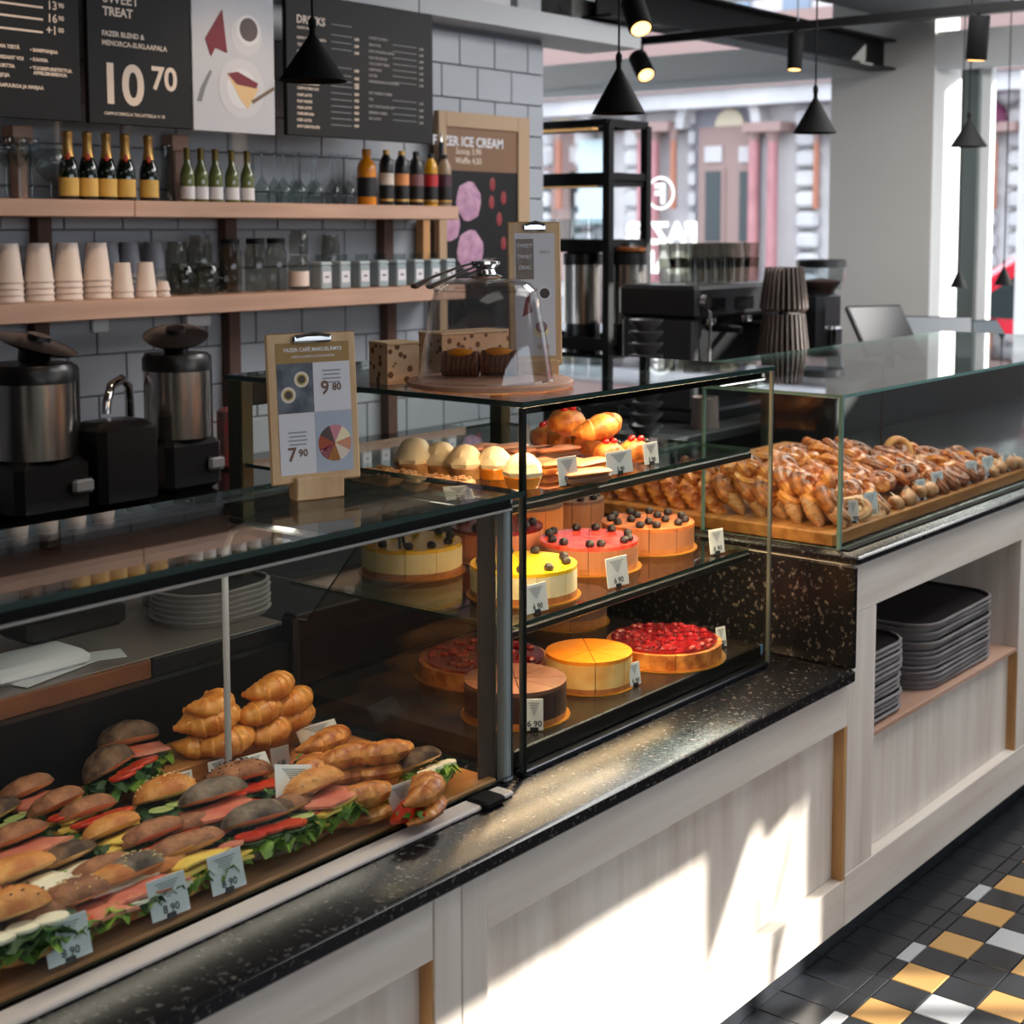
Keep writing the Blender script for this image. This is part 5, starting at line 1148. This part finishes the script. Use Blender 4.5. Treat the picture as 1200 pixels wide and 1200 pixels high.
dp('plate', 283, 104, .093, sauc); dp('plate', 283, 104, .062, mat('plate_white', (222, 222, 228), .5), 1)
def poly3(name, pts, m, k=2):
    q = MB(); P_ = [(bp_(u, v)[0]-b3.location.x, -.0008-k*.0005, bp_(u, v)[1]-b3.location.z) for u, v in pts]; q.add(P_, [tuple(range(len(P_)))]); q.add([(a, b_+.0004, c) for a, b_, c in P_], [tuple(range(len(P_)-1, -1, -1))]); return q.build(name, m, b3, False)
crim = mat('crimson_napkin', (120, 22, 40), .6); poly3('napkin', [(240, 45), (260, 11), (266, 62), (252, 56), (247, 66)], crim)
poly3('cake_slice', [(266, 86), (303, 104), (290, 128), (280, 114)], mat('cream_print', (226, 190, 140), .6)); poly3('berry_layer', [(266, 86), (278, 84), (302, 98), (300, 104), (277, 99)], crim, 3)
poly3('spoon', [(231, 118), (235, 104), (246, 82), (248, 84), (240, 104), (236, 119)], mat('grey_print_spoon', (120, 122, 130), .5)); poly3('fork', [(294, 118), (320, 102), (322, 105), (296, 122)], mat('brass_print', (110, 84, 60), .5), 4)
x0 = bp_(337, 158)[0]; x1 = bp_(508, 169)[0]; b4 = mboard('black DRINKS menu board partly behind the nearest pendant lamp', x0, x1, 2.008, 2.472)
put_t(b4, 'DRINKS', 347, 26, 10, bold=.001)
rows = [('KAHVI', 38), ('SANTSI', 45), ('TEE', 53), ('TUMMA KAAKAO', 53), ('VALKOINEN', 61), ('TEELAJIT', 68), ('ESPRESSO', 85), ('DOUBLE', 92), ('CORTADO', 99)]
for s_, v in (('KAHVI VAALEA', 33), ('KAHVI TUMMA PAAHTO', 45), ('TEE KUPPI', 53), ('SANTSIKUPPI KAHVI', 61), ('ESPRESSO', 82), ('ESPRESSO MACCHIATO', 91), ('DOUBLE ESPRESSO', 98), ('CAPPUCCINO ISO', 104), ('CAFE LATTE', 112), ('FLAT WHITE', 119.5), ('CHAI LATTE', 127), ('CAFE MOCHA', 134), ('ICED LATTE', 141.5), ('HOT CHOCOLATE', 149)):
    put_t(b4, s_, 348, v, 3.2, bold=.0004)
    if v > 33: put_t(b4, '3.80' if v < 90 else '4.50', 415, v+2.5 if v < 100 else v, 3.4, bold=.0005)
    a = bp_(388, v); c = bp_(412, v); q = MB(); q.box((a[0]-x0, -.0014, c[1]-2.008+.002), (c[0]-x0, -.001, c[1]-2.008+.0045)); q.build('rule_line', inkG, b4, False)
for s_, v in (('KYLMÄT JUOMAT', 47), ('SMOOTHIE', 55), ('JUICE ORANGE & APPLE', 62.5), ('ICED TEA PEACH', 70), ('COLA LIGHT ZERO', 77), ('LEMONADE', 84), ('ICE TEA', 91), ('KIVENNÄISVESI & SITRUUNA', 98), ('HOT DRINKS COFFEE', 111.5), ('TEA', 119), ('HOT CHOCOLATE CUP', 127), ('ESPRESSO & MILK', 134.5), ('SOY LATTE', 141.5)):
    put_t(b4, s_, 432, v-1.5, 3.2, m=mat('faded_lettering', (150, 146, 148), .6), bold=.0003)
    if s_ not in ('KYLMÄT JUOMAT', 'HOT DRINKS COFFEE'):
        put_t(b4, '3.90', 491, v+4, 3.4, m=MATS['faded_lettering'], bold=.0004); a = bp_(460, v+1); c = bp_(488, v+2); q = MB(); q.box((a[0]-x0, -.0014, c[1]-2.008+.001), (c[0]-x0, -.001, c[1]-2.008+.003)); q.build('rule_line', inkG, b4, False)
# ice cream poster board
xi0, xi1, zi1 = 4.30, 4.86, 2.158
t = thing('poster_board', 'tall wooden framed ice cream poster leaning on the white tiled wall', 'poster', (xi0, 3.93, 1.30)); wI = xi1-xi0; hI = zi1-1.30
q = MB(); q.bbox((0, .01, 0), (wI, .03, hI), .003); q.build('backboard', mat('dull_oak', (170, 142, 112), .6), t, False)
for a, c in (((0, 0, 0), (.045, .018, hI)), ((wI-.075, 0, 0), (wI, .018, hI)), ((.045, 0, hI-.06), (wI-.075, .018, hI))): q = MB(); q.bbox(a, c, .002); q.build('frame_strip', mat('dull_oak', (1, 1, 1)), t, False)
xr = wI-.075; zb = aty(540, 200, 3.935).z-1.30
q = MB(); q.box((.045, .007, zb), (xr, .0098, hI-.06)); q.build('brown_header', mat('brown_poster', (122, 88, 62), .6), t, False); q = MB(); q.box((.045, .007, 0), (xr, .0098, zb)); q.build('black_photo', boardB, t, False)
lav = mat('lavender_ice_cream', (166, 120, 150), .6, c2=(196, 152, 176), scale=24, bump=.3)
def ip(u, v): p = aty(u, v, 3.937); return p.x-xi0, p.z-1.30
text('FAZER ICE CREAM', .052, paperW, t, (ip(512, 0)[0]-.03, .0062, ip(540, 171)[1]), bold=.0012)
text('Scoop 3,90', .034, letM, t, (ip(549, 181)[0], .0062, ip(549, 181)[1]), align='CENTER'); text('Waffle 4,50', .034, letM, t, (ip(549, 192)[0], .0062, ip(549, 192)[1]), align='CENTER')
for (u, v, r) in ((549, 236, .075), (527, 264, .06), (551, 294, .08)): 
    x, z = ip(u, v); q = MB(); q.ball((x, .006, z), (r, .004, r*1.05), 22, 8, 0, lambda d: 1+.05*math.sin(6*math.atan2(d.z, d.x))); q.build('ice_cream_picture', lav, t)
for (u, v) in ((577, 216), (576, 237), (585, 257), (590, 285), (590, 232), (560, 312)):
    x, z = ip(u, v); q = MB(); q.ball((x, .0065, z), (.017, .002, .028), 10, 6); q.build('strawberry_picture', mat('strawberry_print', (136, 40, 46), .6), t)

# ------------------------------------------------------------------ back counter under the shelves
t = thing('counter', 'black back counter with the coffee brewers', 'counter', (-1.0, 3.30, 0)); q = MB(); q.bbox((0, 0, .89), (5.39, .69, .92), .003); q.build('worktop', mat('polished_black_top', (14, 14, 15), .12), t, False)
q = MB(); q.box((0, .03, 0), (5.39, .68, .89)); q.build('cabinets', mat('dark_cabinet', (30, 30, 33), .6), t, False)
def brewer(lb, u, v, y, r, hs, ztop, lid=1, base=.92):
    x = aty(u, v, y).x; t = thing('coffee_brewer', lb, 'coffee machine', (x, y, base)); h0 = .16; zz = ztop-base
    q = MB(); q.bbox((-r*1.05, -r*.9, 0), (r*1.05, r*1.3, h0), .02); q.build('base', darkP, t, False)
    q = MB(); q.lathe([(r, h0), (r, h0+hs)], 32); q.build('steel_tank', steel, t)
    q = MB(); q.lathe([(r*1.03, h0+hs), (r*1.03, h0+hs+.035), (r*.95, h0+hs+.05)], 32); q.build('collar', darkP, t)
    q = MB().at((0, .0, h0+hs+.05), (R(14), R(10 if lid > 0 else -12), 0)); q.lathe([(r*.35, 0), (r*.4, .035), (r*.9, .048), (r*.98, .056), (r*.75, .064), (r*.3, .070), (r*.28, .082), (0, .084)], 28); q.build('open_lid', darkP, t)
    q = MB(); q.bbox((r*.95, -.03, h0-.02), (r*1.2, .03, h0+hs+.04), .01); q.build('gauge_column', darkP, t, False)
    q = MB(); q.bbox((r*.35, -r*1.1, .06), (r*.95, -r*.9, .10), .008); q.build('tap_badge', mat('silver_badge', (170, 170, 172), .3, .6), t, False); return t
brewer('steel and black coffee brewer at the left edge with lid raised', 40, 500, 3.60, .112, .205, 1.39)
brewer('second steel coffee brewer with raised lid behind the clipboard', 208, 480, 3.62, .098, .20, 1.38, -1)
fc = thing('faucet', 'chrome swan-neck faucet between the two coffee brewers', 'faucet', (aty(152, 470, 3.75).x, 3.75, .9205)); q = MB(); q.tube([(0, 0, 0), (0, 0, .26), (-.01, -.01, .31), (-.05, -.03, .335), (-.10, -.05, .32), (-.125, -.06, .27), (-.13, -.065, .24)], [.018, .014, .014, .014, .014, .014, .013], 12); q.build('spout', chrome, fc)
q = MB(); q.bbox((-.10, -.08, 0), (.10, .08, .24), .02); o = q.build('knock_box', darkP, loc=(aty(135, 540, 3.55).x, 3.55, .9205)); tag(o, 'black box below the chrome faucet', 'box')
q = MB(); q.grid(lambda u, v: ((u-.5)*.17, (v-.5)*.11, .002+.018*abs(noise.noise(Vector((u*5, v*4, 1))))+.012*math.sin(u*PI)*math.sin(v*PI)), 18, 12); o = q.build('cloth', mat('pink_cloth', (206, 166, 160), .9), loc=(atz(98, 575, .93).x, atz(98, 575, .93).y, .9205)); tag(o, 'crumpled pink cloth on the black back counter', 'cloth')
q = MB(); q.bbox((-.05, -.03, 0), (.05, .03, .20), .012); o = q.build('snack_bag', mat('red_green_bag', (150, 24, 44), .5, c2=(40, 80, 66), scale=9), loc=(aty(272, 480, 3.8).x, 3.8, .9205)); o.name = 'bag'; tag(o, 'red and green bag behind the bronze case post', 'bag')
q = MB(); q.bbox((-.03, 0, 0), (.03, .015, .045), .004); o = q.build('wall_socket', whiteP, loc=(aty(117, 385, 3.985).x, 3.977, aty(117, 390, 3.985).z)); tag(o, 'small white wall fitting under the lower shelf', 'socket')
q = MB(); q.bbox((-.05, 0, 0), (.05, .03, .04), .004); o = q.build('wall_box', whiteP, loc=(aty(234, 385, 3.96).x, 3.96, aty(234, 383, 3.96).z)); tag(o, 'white box on the wall above the second brewer', 'box')

# ------------------------------------------------------------------ black rack by the corner
rk = thing('metal_rack', 'tall black open rack at the end of the white tiled wall', 'rack', (5.306, 3.85, .94)); RW, RD, RH = .29, .75, 2.16-.94
for (x, y) in ((0, 0), (RW, 0), (0, RD), (RW, RD)): q = MB(); q.box((x-.018, y-.018, 0), (x+.018, y+.018, RH)); q.build('post', blackM, rk, False)
for v in (142, 205, 284, 400):
    z = aty(713, v, 3.85).z-.94
    for a, c in (((0, -.012, z-.02), (RW, .012, z+.012)), ((0, RD-.012, z-.02), (RW, RD+.012, z+.012)), ((-.012, 0, z-.02), (.012, RD, z+.012)), ((RW-.012, 0, z-.02), (RW+.012, RD, z+.012))): q = MB(); q.box(a, c); q.build('rail', blackM, rk, False)
    if v > 150: q = MB(); q.box((0, .0, z-.045), (RW, RD, z-.012)); q.build('shelf', blackM, rk, False)
    if v in (142, 205): q = MB(); q.box((.02, .1, z-.05), (.06, RD-.1, z-.0455)) if v == 205 else q.box((.02, .1, z-.03), (.06, RD-.1, z-.022)); q.build('light_strip', ledM, rk, False)
q = MB(); q.box((-.14, -.45, 0), (2.6, .9, .939)); o = q.build('counter', mat('dark_cabinet', (30, 30, 33)), None, False, loc=(5.0+.5-.2, 4.0, 0)); tag(o, 'dark counter carrying the black rack', 'counter')
z = aty(713, 284, 3.85).z+.014
for i in range(6): q = MB(); q.shell([(.028, 0), (.030, .002), (.035, .09)], 14); o = q.build('tumbler', G_small, loc=(5.36, 3.95+.09*i, z)); tag(o, '%s glass from the front on the rack shelf' % ORD[i], 'glass', 'glasses on the rack shelf')
for (u, y, lb) in ((683, 4.05, 'left steel coffee urn standing in the black rack'), (735, 3.95, 'right steel coffee urn standing in the black rack')):
    x = 5.44; yy = atx(u, 350, x).y; t = thing('coffee_urn', lb, 'coffee machine', (x, yy, .94+.0)); r = .088; zt_ = atx(u, 310, x).z-.94; zb_ = atx(u, 378, x).z-.94
    q = MB(); q.lathe([(r, 0), (r*.9, zb_)], 20); q.build('base', darkP, t); q = MB(); q.lathe([(r, zb_), (r, zt_)], 28); q.build('steel_tank', steel, t); q = MB(); q.lathe([(r*1.04, zt_), (r*1.04, zt_+.05), (r*.6, zt_+.06), (r*.5, zt_+.09), (.02, zt_+.10)], 24); q.build('lid', darkP, t)
    q = MB(); q.lathe([(r*.9, zt_+.06), (r*.95, zt_+.075), (r*.5, zt_+.082)], 20); q.build('copper_ring', mat('copper', (200, 120, 70), .3, .7), t)
pl = thing('potted_plant', 'green leafy plant beside the rack, in front of the window', 'plant', (5.9, atx(760, 340, 5.9).y, atx(760, 345, 5.9).z)); q = MB(); q.lathe([(.03, -.12), (.045, -.02), (.04, -.02)], 14); q.build('pot', cupG, pl)
q = MB(); q.box((-.08, -.08, 0), (.08, .08, atx(760, 345, 5.9).z-.12-.94)); o = q.build('riser_block', blackM, None, False, loc=(5.9, pl.location.y, .94)); tag(o, 'black block under the potted plant', 'block')
for k in range(7):
    a = k*.9; q = MB(); L_ = .12+.02*(k % 3); q.grid(lambda u, v: (math.cos(a)*(u*L_)-math.sin(a)*(v-.5)*.05*math.sin(PI*u), math.sin(a)*(u*L_)+math.cos(a)*(v-.5)*.05*math.sin(PI*u), .02+.12*u-.10*u*u*(1+.3*(k % 2))), 6, 3); q.build('leaf', lettuceM, pl)

# ------------------------------------------------------------------ espresso counter
q = MB(); q.bbox((4.40, 2.95, .90), (7.7, 3.50, .94), .004); q.box((4.42, 3.0, 0), (7.65, 3.45, .90)); o = q.build('counter', mat('dark_cabinet', (30, 30, 33)), None, False); tag(o, 'dark counter under the espresso machine and grinder', 'counter')
ye = 3.12
def ex(u, v, y=ye): return aty(u, v, y)
t = thing('espresso_machine', 'black espresso machine with glasses stacked on top', 'coffee machine', (ex(812, 400).x, ye, .9405))
A = ex(822, 335); B = ex(912, 372); wE = .70; zt_ = A.z-.9405
q = MB(); q.bbox((0, -.02, zt_-.13), (wE, .36, zt_), .015); q.build('head', darkP, t, False); q = MB(); q.bbox((.02, .12, .04), (wE-.02, .34, zt_-.13), .01); q.build('back_body', darkP, t, False)
q = MB(); q.bbox((0, -.02, 0), (wE, .36, .05), .01); q.build('drip_tray', steelD, t, False)
for x in (.0, wE-.05): q = MB(); q.bbox((x, .0, .05), (x+.05, .34, zt_-.13), .01); q.build('side_panel', mat('dark_side', (44, 44, 46), .35), t, False)
for k in range(2): q = MB(); q.bbox((.06+k*.22, -.024, zt_-.10), (.20+k*.22, -.0205, zt_-.05), .002); q.build('display', mat('grey_display', (10, 10, 12), .1), t, False)
q = MB(); q.box((.52, -.026, zt_-.085), (.62, -.0245, zt_-.065)); q.build('lit_display', mat('blue_display', (150, 160, 200), .3, emit=1), t, False)
for k in range(2):
    q = MB(); q.cyl((.2+k*.28, .06, zt_-.16), (.2+k*.28, .06, zt_-.13), .035, n=16); q.build('group_head', chrome, t); q = MB(); q.tube([(.2+k*.28, .06, zt_-.17), (.2+k*.28, -.10, zt_-.175)], [.018, .014], 8); q.build('portafilter', darkP, t)
q = MB(); q.tube([(.03, -.03, zt_-.08), (.03, -.06, zt_-.10), (.04, -.05, zt_-.3)], .006, 8); q.build('steam_wand', chrome, t)
q = MB(); q.cyl((.025, -.03, zt_-.06), (.025, -.055, zt_-.06), .028, n=16); q.build('steam_knob', chrome, t)
for i in range(7):
    for j in range(2):
        for k in range(2):
            q = MB(); q.shell([(.025, 0), (.030, .002), (.036, .10)], 12) if i+j+k == 0 else None
            if i+j+k == 0: gme = q.mesh('latte_glass', G_dark)
            o = linkmesh('latte_glass', gme, None, (ex(822, 330).x+i*.074, ye+.04+j*.12, ex(790, 336).z+.002+k*.06)); tag(o, '%s glass from the left on the espresso machine, %s row, %s' % (ORD[i], 'front' if j == 0 else 'back', 'upper' if k else 'lower'), 'glass', 'glasses on the espresso machine')
q = MB(); q.lathe([(.055, 0), (.05, .12), (.046, .12), (.05, .004)], 20); o = q.build('milk_jug', mat('pinkish_jug', (110, 94, 92), .4), loc=(ex(840, 400, 2.98).x, 3.03, .9405)); tag(o, 'dull pinkish jug in front of the espresso machine', 'jug')
t = thing('dark_plates', 'stack of dark grey saucers left of the espresso machine', 'plate', (ex(758, 400, 3.0).x, 3.05, .9405)); bpy.data.objects.remove(t)
zst = .9405; h_ = (ex(757, 375, 3.05).z-.9405)/10
for k in range(10): q = MB(); q.lathe([(.03, 0), (.062, h_*.8), (.064, h_*.98), (.05, h_*.5)], 20) if k == 0 else None; pme = q.mesh('saucer', mat('dark_grey_ceramic', (66, 66, 70), .4)) if k == 0 else pme; o = linkmesh('saucer', pme, None, (ex(757, 400, 3.08).x, 3.08, zst+k*h_)); tag(o, ('topmost' if k == 9 else 'lower')+' dark grey saucer in the stack left of the espresso machine', 'saucer', 'dark saucers by the espresso machine')
# two tiers of hanging cloth-brown cup sleeves
fin = mat('grey_brown_sleeve', (84, 74, 70), .6, c2=(112, 100, 94), scale=6)
for tier, (u0, u1, v0, v1, cntf) in enumerate(((884, 942, 314, 362, 13), (880, 944, 370, 424, 14))):
    a = ex(u0, v0, 2.95); c = ex(u1, v1, 2.95); cx = (a.x+c.x)/2; rr = (u1-u0)/2*((a-C0).dot(fw))/F_PX; tt = thing('sleeve_holder', ('upper' if tier == 0 else 'lower')+' tier of grey-brown upright cup sleeves on the black carousel', 'holder', (cx, 2.93, c.z))
    hh = a.z-c.z
    for k in range(cntf*2):
        an = 2*PI*k/(cntf*2); q = MB().at((0, 0, 0), (0, 0, an)); q.add([(rr*.35, -.003, hh*.98), (rr*.80, -.003, hh), (rr*1.02, -.003, hh*.08), (rr*.9, -.003, 0), (rr*.35, -.003, hh*.05), (rr*.35, .003, hh*.98), (rr*.80, .003, hh), (rr*1.02, .003, hh*.08), (rr*.9, .003, 0), (rr*.35, .003, hh*.05)], [(0, 1, 2, 3, 4), (9, 8, 7, 6, 5), (0, 5, 6, 1), (1, 6, 7, 2), (2, 7, 8, 3), (3, 8, 9, 4), (4, 9, 5, 0)]); q.build('sleeve', fin, tt, False)
    q = MB(); q.cyl((0, 0, -.02 if tier == 0 else -(c.z-.9405)), (0, 0, hh), .02, n=10); q.build('spindle', blackM, tt)
pg = ex(978, 400, 2.98)
t = thing('coffee_grinder', 'tall black coffee grinder with clear hopper beside the grey pillar', 'grinder', (pg.x, 3.05, .9405)); H0 = ex(978, 305, 3.05).z-.9405; wq = 30*((pg-C0).dot(fw))/F_PX
q = MB(); q.bbox((-wq, -.09, 0), (wq, .16, H0*.24), .02); q.build('foot', darkP, t, False); q = MB(); q.bbox((-wq*.9, -.06, H0*.24), (wq*.9, .14, H0*.80), .03); q.build('body', darkP, t, False); q = MB(); q.bbox((-wq*.35, -.09, H0*.35), (wq*.35, -.06, H0*.55), .01); q.build('spout', chrome, t, False)
q = MB(); q.shell([(wq*.8, H0*.80), (wq*.92, H0*.86), (wq*.95, H0*.955)], 20); q.build('hopper', G_small, t); q = MB(); q.lathe([(wq*.4, H0*.76), (wq*.8, H0*.86), (.01, H0*.88)], 16); q.build('beans', chocoM, t); q = MB(); q.lathe([(wq, H0*.955), (wq, H0), (wq*.9, H0*1.01)], 20); q.build('hopper_lid', darkP, t)
# point-of-sale screens
ps = thing('till_stand', 'dark till counter behind the pastry case', 'counter', (4.9, 2.52, 0)); q = MB(); q.bbox((0, 0, 0), (1.9, .32, 1.13), .005); q.build('body', mat('dark_cabinet', (1, 1, 1)), ps, False)
for (u, v, y, w, h, rot, m, lb) in ((1048, 406, 2.66, .30, .24, (-36, 0, -24), mat('black_screen', (26, 26, 28), .2), 'left black till screen tilted back behind the pastry case'), (1098, 412, 2.62, .30, .24, (-44, 0, -66), mat('grey_till_back', (74, 80, 86), .5), 'middle grey till screen seen from behind'), (1168, 412, 2.6, .30, .22, (-40, 0, -20), mat('grey_till_back', (1, 1, 1)), 'right-hand till screen cut off by the picture edge')):
    p = aty(u, v, y); t = thing('till_screen', lb, 'screen', (p.x, p.y, p.z-.035), tuple(R(a) for a in rot)); q = MB(); q.bbox((-w/2, -.01, 0), (w/2, .01, h), .008); q.build('housing', darkP, t, False); q = MB(); q.bbox((-w/2+.012, -.0125, .012), (w/2-.012, -.0105, h-.012), .001); q.build('display', m, t, False)
    s_ = MB(); s_.M = t.matrix_basis.inverted(); s_.tube([(p.x, p.y+.02, 1.1305), (p.x, p.y+.02, p.z+.03)], .02, 10); o = s_.build('till_foot', darkP, t)

# ------------------------------------------------------------------ boxes on the ledge above the wall
zt1 = 2.5855
for (u0, u1, hh, y, m, lb) in ((556, 592, .10, 3.9, paperW, 'white box with black dots on the ledge above the tiles'), (600, 628, .12, 3.9, mat('pale_grey_box', (184, 188, 192), .6), 'pale upright box at the end of the ledge above the tiles'), (664, 722, .10, 3.95, mat('speckled_box', (150, 148, 144), .7, c2=(110, 108, 106), scale=14), 'grey speckled device box near the end of the ledge'), (520, 552, .09, 3.92, mat('dark_crate', (44, 40, 42), .7), 'dark crate on the ledge above the poster')):
    a = aty(u0, 20, y).x; c = aty(u1, 20, y).x; q = MB(); q.bbox((a, y-.03, zt1), (c, y+.17, zt1+hh), .004); o = q.build('storage_box', m, None, False); tag(o, lb, 'box')

# ------------------------------------------------------------------ pendants, track and spotlights
def pendant(lb, u, v0, v1, y, wpx, grp='black cone pendant lamps'):
    b0 = aty(u, v1, y); dep = (b0-C0).dot(fw); r = wpx/2*dep/F_PX; top = aty(u, v0, y).z; h = top-b0.z
    t = thing('pendant_lamp', lb, 'lamp', (b0.x, y, b0.z), 0, grp); q = MB()
    q.shell([(r, 0), (r*.10, h*.86), (r*.09, h), (.001, h)], 32); q.shell([(r*.97, .002), (r*.09, h*.84), (.001, h*.85)], 32); q.build('cone_shade', mat('black_shade', (10, 10, 11), .75, spec=.15), t)
    q = MB(); q.lathe([(r*.10, h*.98), (r*.12, h*1.0), (r*.12, h*1.12), (r*.06, h*1.18)], 14); q.build('neck', mattB, t)
    q = MB(); q.cyl((0, 0, h*1.15), (0, 0, 3.1-b0.z), .0035, n=6); q.build('cord', mattB, t); q = MB(); q.ball((0, 0, h*.25), r*.24, 10, 6); q.build('bulb', lampIn, t); return t
YP = 2.62
for (u, v0, v1, w, lb) in ((367, 32, 95, 80, 'nearest cone pendant in front of the DRINKS board'), (725, 72, 133, 63, 'cone pendant above the tall cake case, in front of the window'), (955, 108, 156, 51, 'cone pendant left of the grey pillar'), (1135, 136, 172, 43, 'cone pendant in front of the bright window reveal')): pendant(lb, u, v0, v1, YP, w)
for (u, v0, v1, w, y, lb) in ((1123, 313, 337, 20, 3.0, 'small low cone pendant before the window reveal'), (1176, 309, 334, 22, 2.6, 'small low cone pendant in front of the red car')):
    b0 = atx(u, v1, 7.5); pendant(lb, u, v0, v1, b0.y, w, 'small far pendant lamps')
XT = 5.8
tr = thing('lamp_track', 'long black ceiling track carrying the spotlights', 'track', (XT, 0, atx(932, 31, XT).z)); q = MB(); q.box((-.018, -.2, -.018), (.018, atx(738, 50, XT).y, .018)); q.build('rail', blackM, tr, False)
for y in (1.2, 3.2): q = MB(); q.cyl((0, y, .018), (0, y, 3.1-tr.location.z), .004, n=6); q.build('suspension_rod', steelD, tr)
def spotl(lb, u, v, r, L_, rot, drop=.0, x=XT):
    p = atx(u, v, x); t = thing('spotlight', lb, 'spotlight', (x, p.y, p.z), tuple(R(a) for a in rot), 'black cylinder spotlights'); q = MB(); q.lathe([(r*.96, -L_/2), (r, -L_/2+.004), (r, L_/2-.004), (r*.95, L_/2)], 22); q.build('housing', mat('black_shade', (1, 1, 1)), t)
    q = MB(); q.lathe([(r*.6, -L_/2-.001), (r*.8, -L_/2-.003), (.001, -L_/2-.002)], 18); q.build('lamp_face', lampIn, t); return t
for (u, v, r, L_, rt_, lb) in ((746, 18, .044, .13, (-32, 24, 0), 'largest spotlight above the second pendant, tilted'), (752, 77, .045, .13, (-38, 26, 0), 'lit spotlight hanging below the near end of the track'), (932, 60, .033, .155, (0, 4, 0), 'upright spotlight hanging left of the grey pillar'), (1146, 44, .042, .175, (6, -6, 0), 'spotlight hanging right of the grey pillar')):
    o = spotl(lb, u, v, r, L_, rt_, x=4.4 if 'largest' in lb else XT); q = MB(); p = o.location; zt_ = tr.location.z
    if 'largest' in lb: zt_ = 3.1
    if p.z < zt_: q.cyl((0, 0, 0), (0, 0, zt_-p.z), .008, n=8); oo = q.build('stem', blackM, o); oo.matrix_parent_inverse = Euler(o.rotation_euler).to_matrix().to_4x4().inverted()
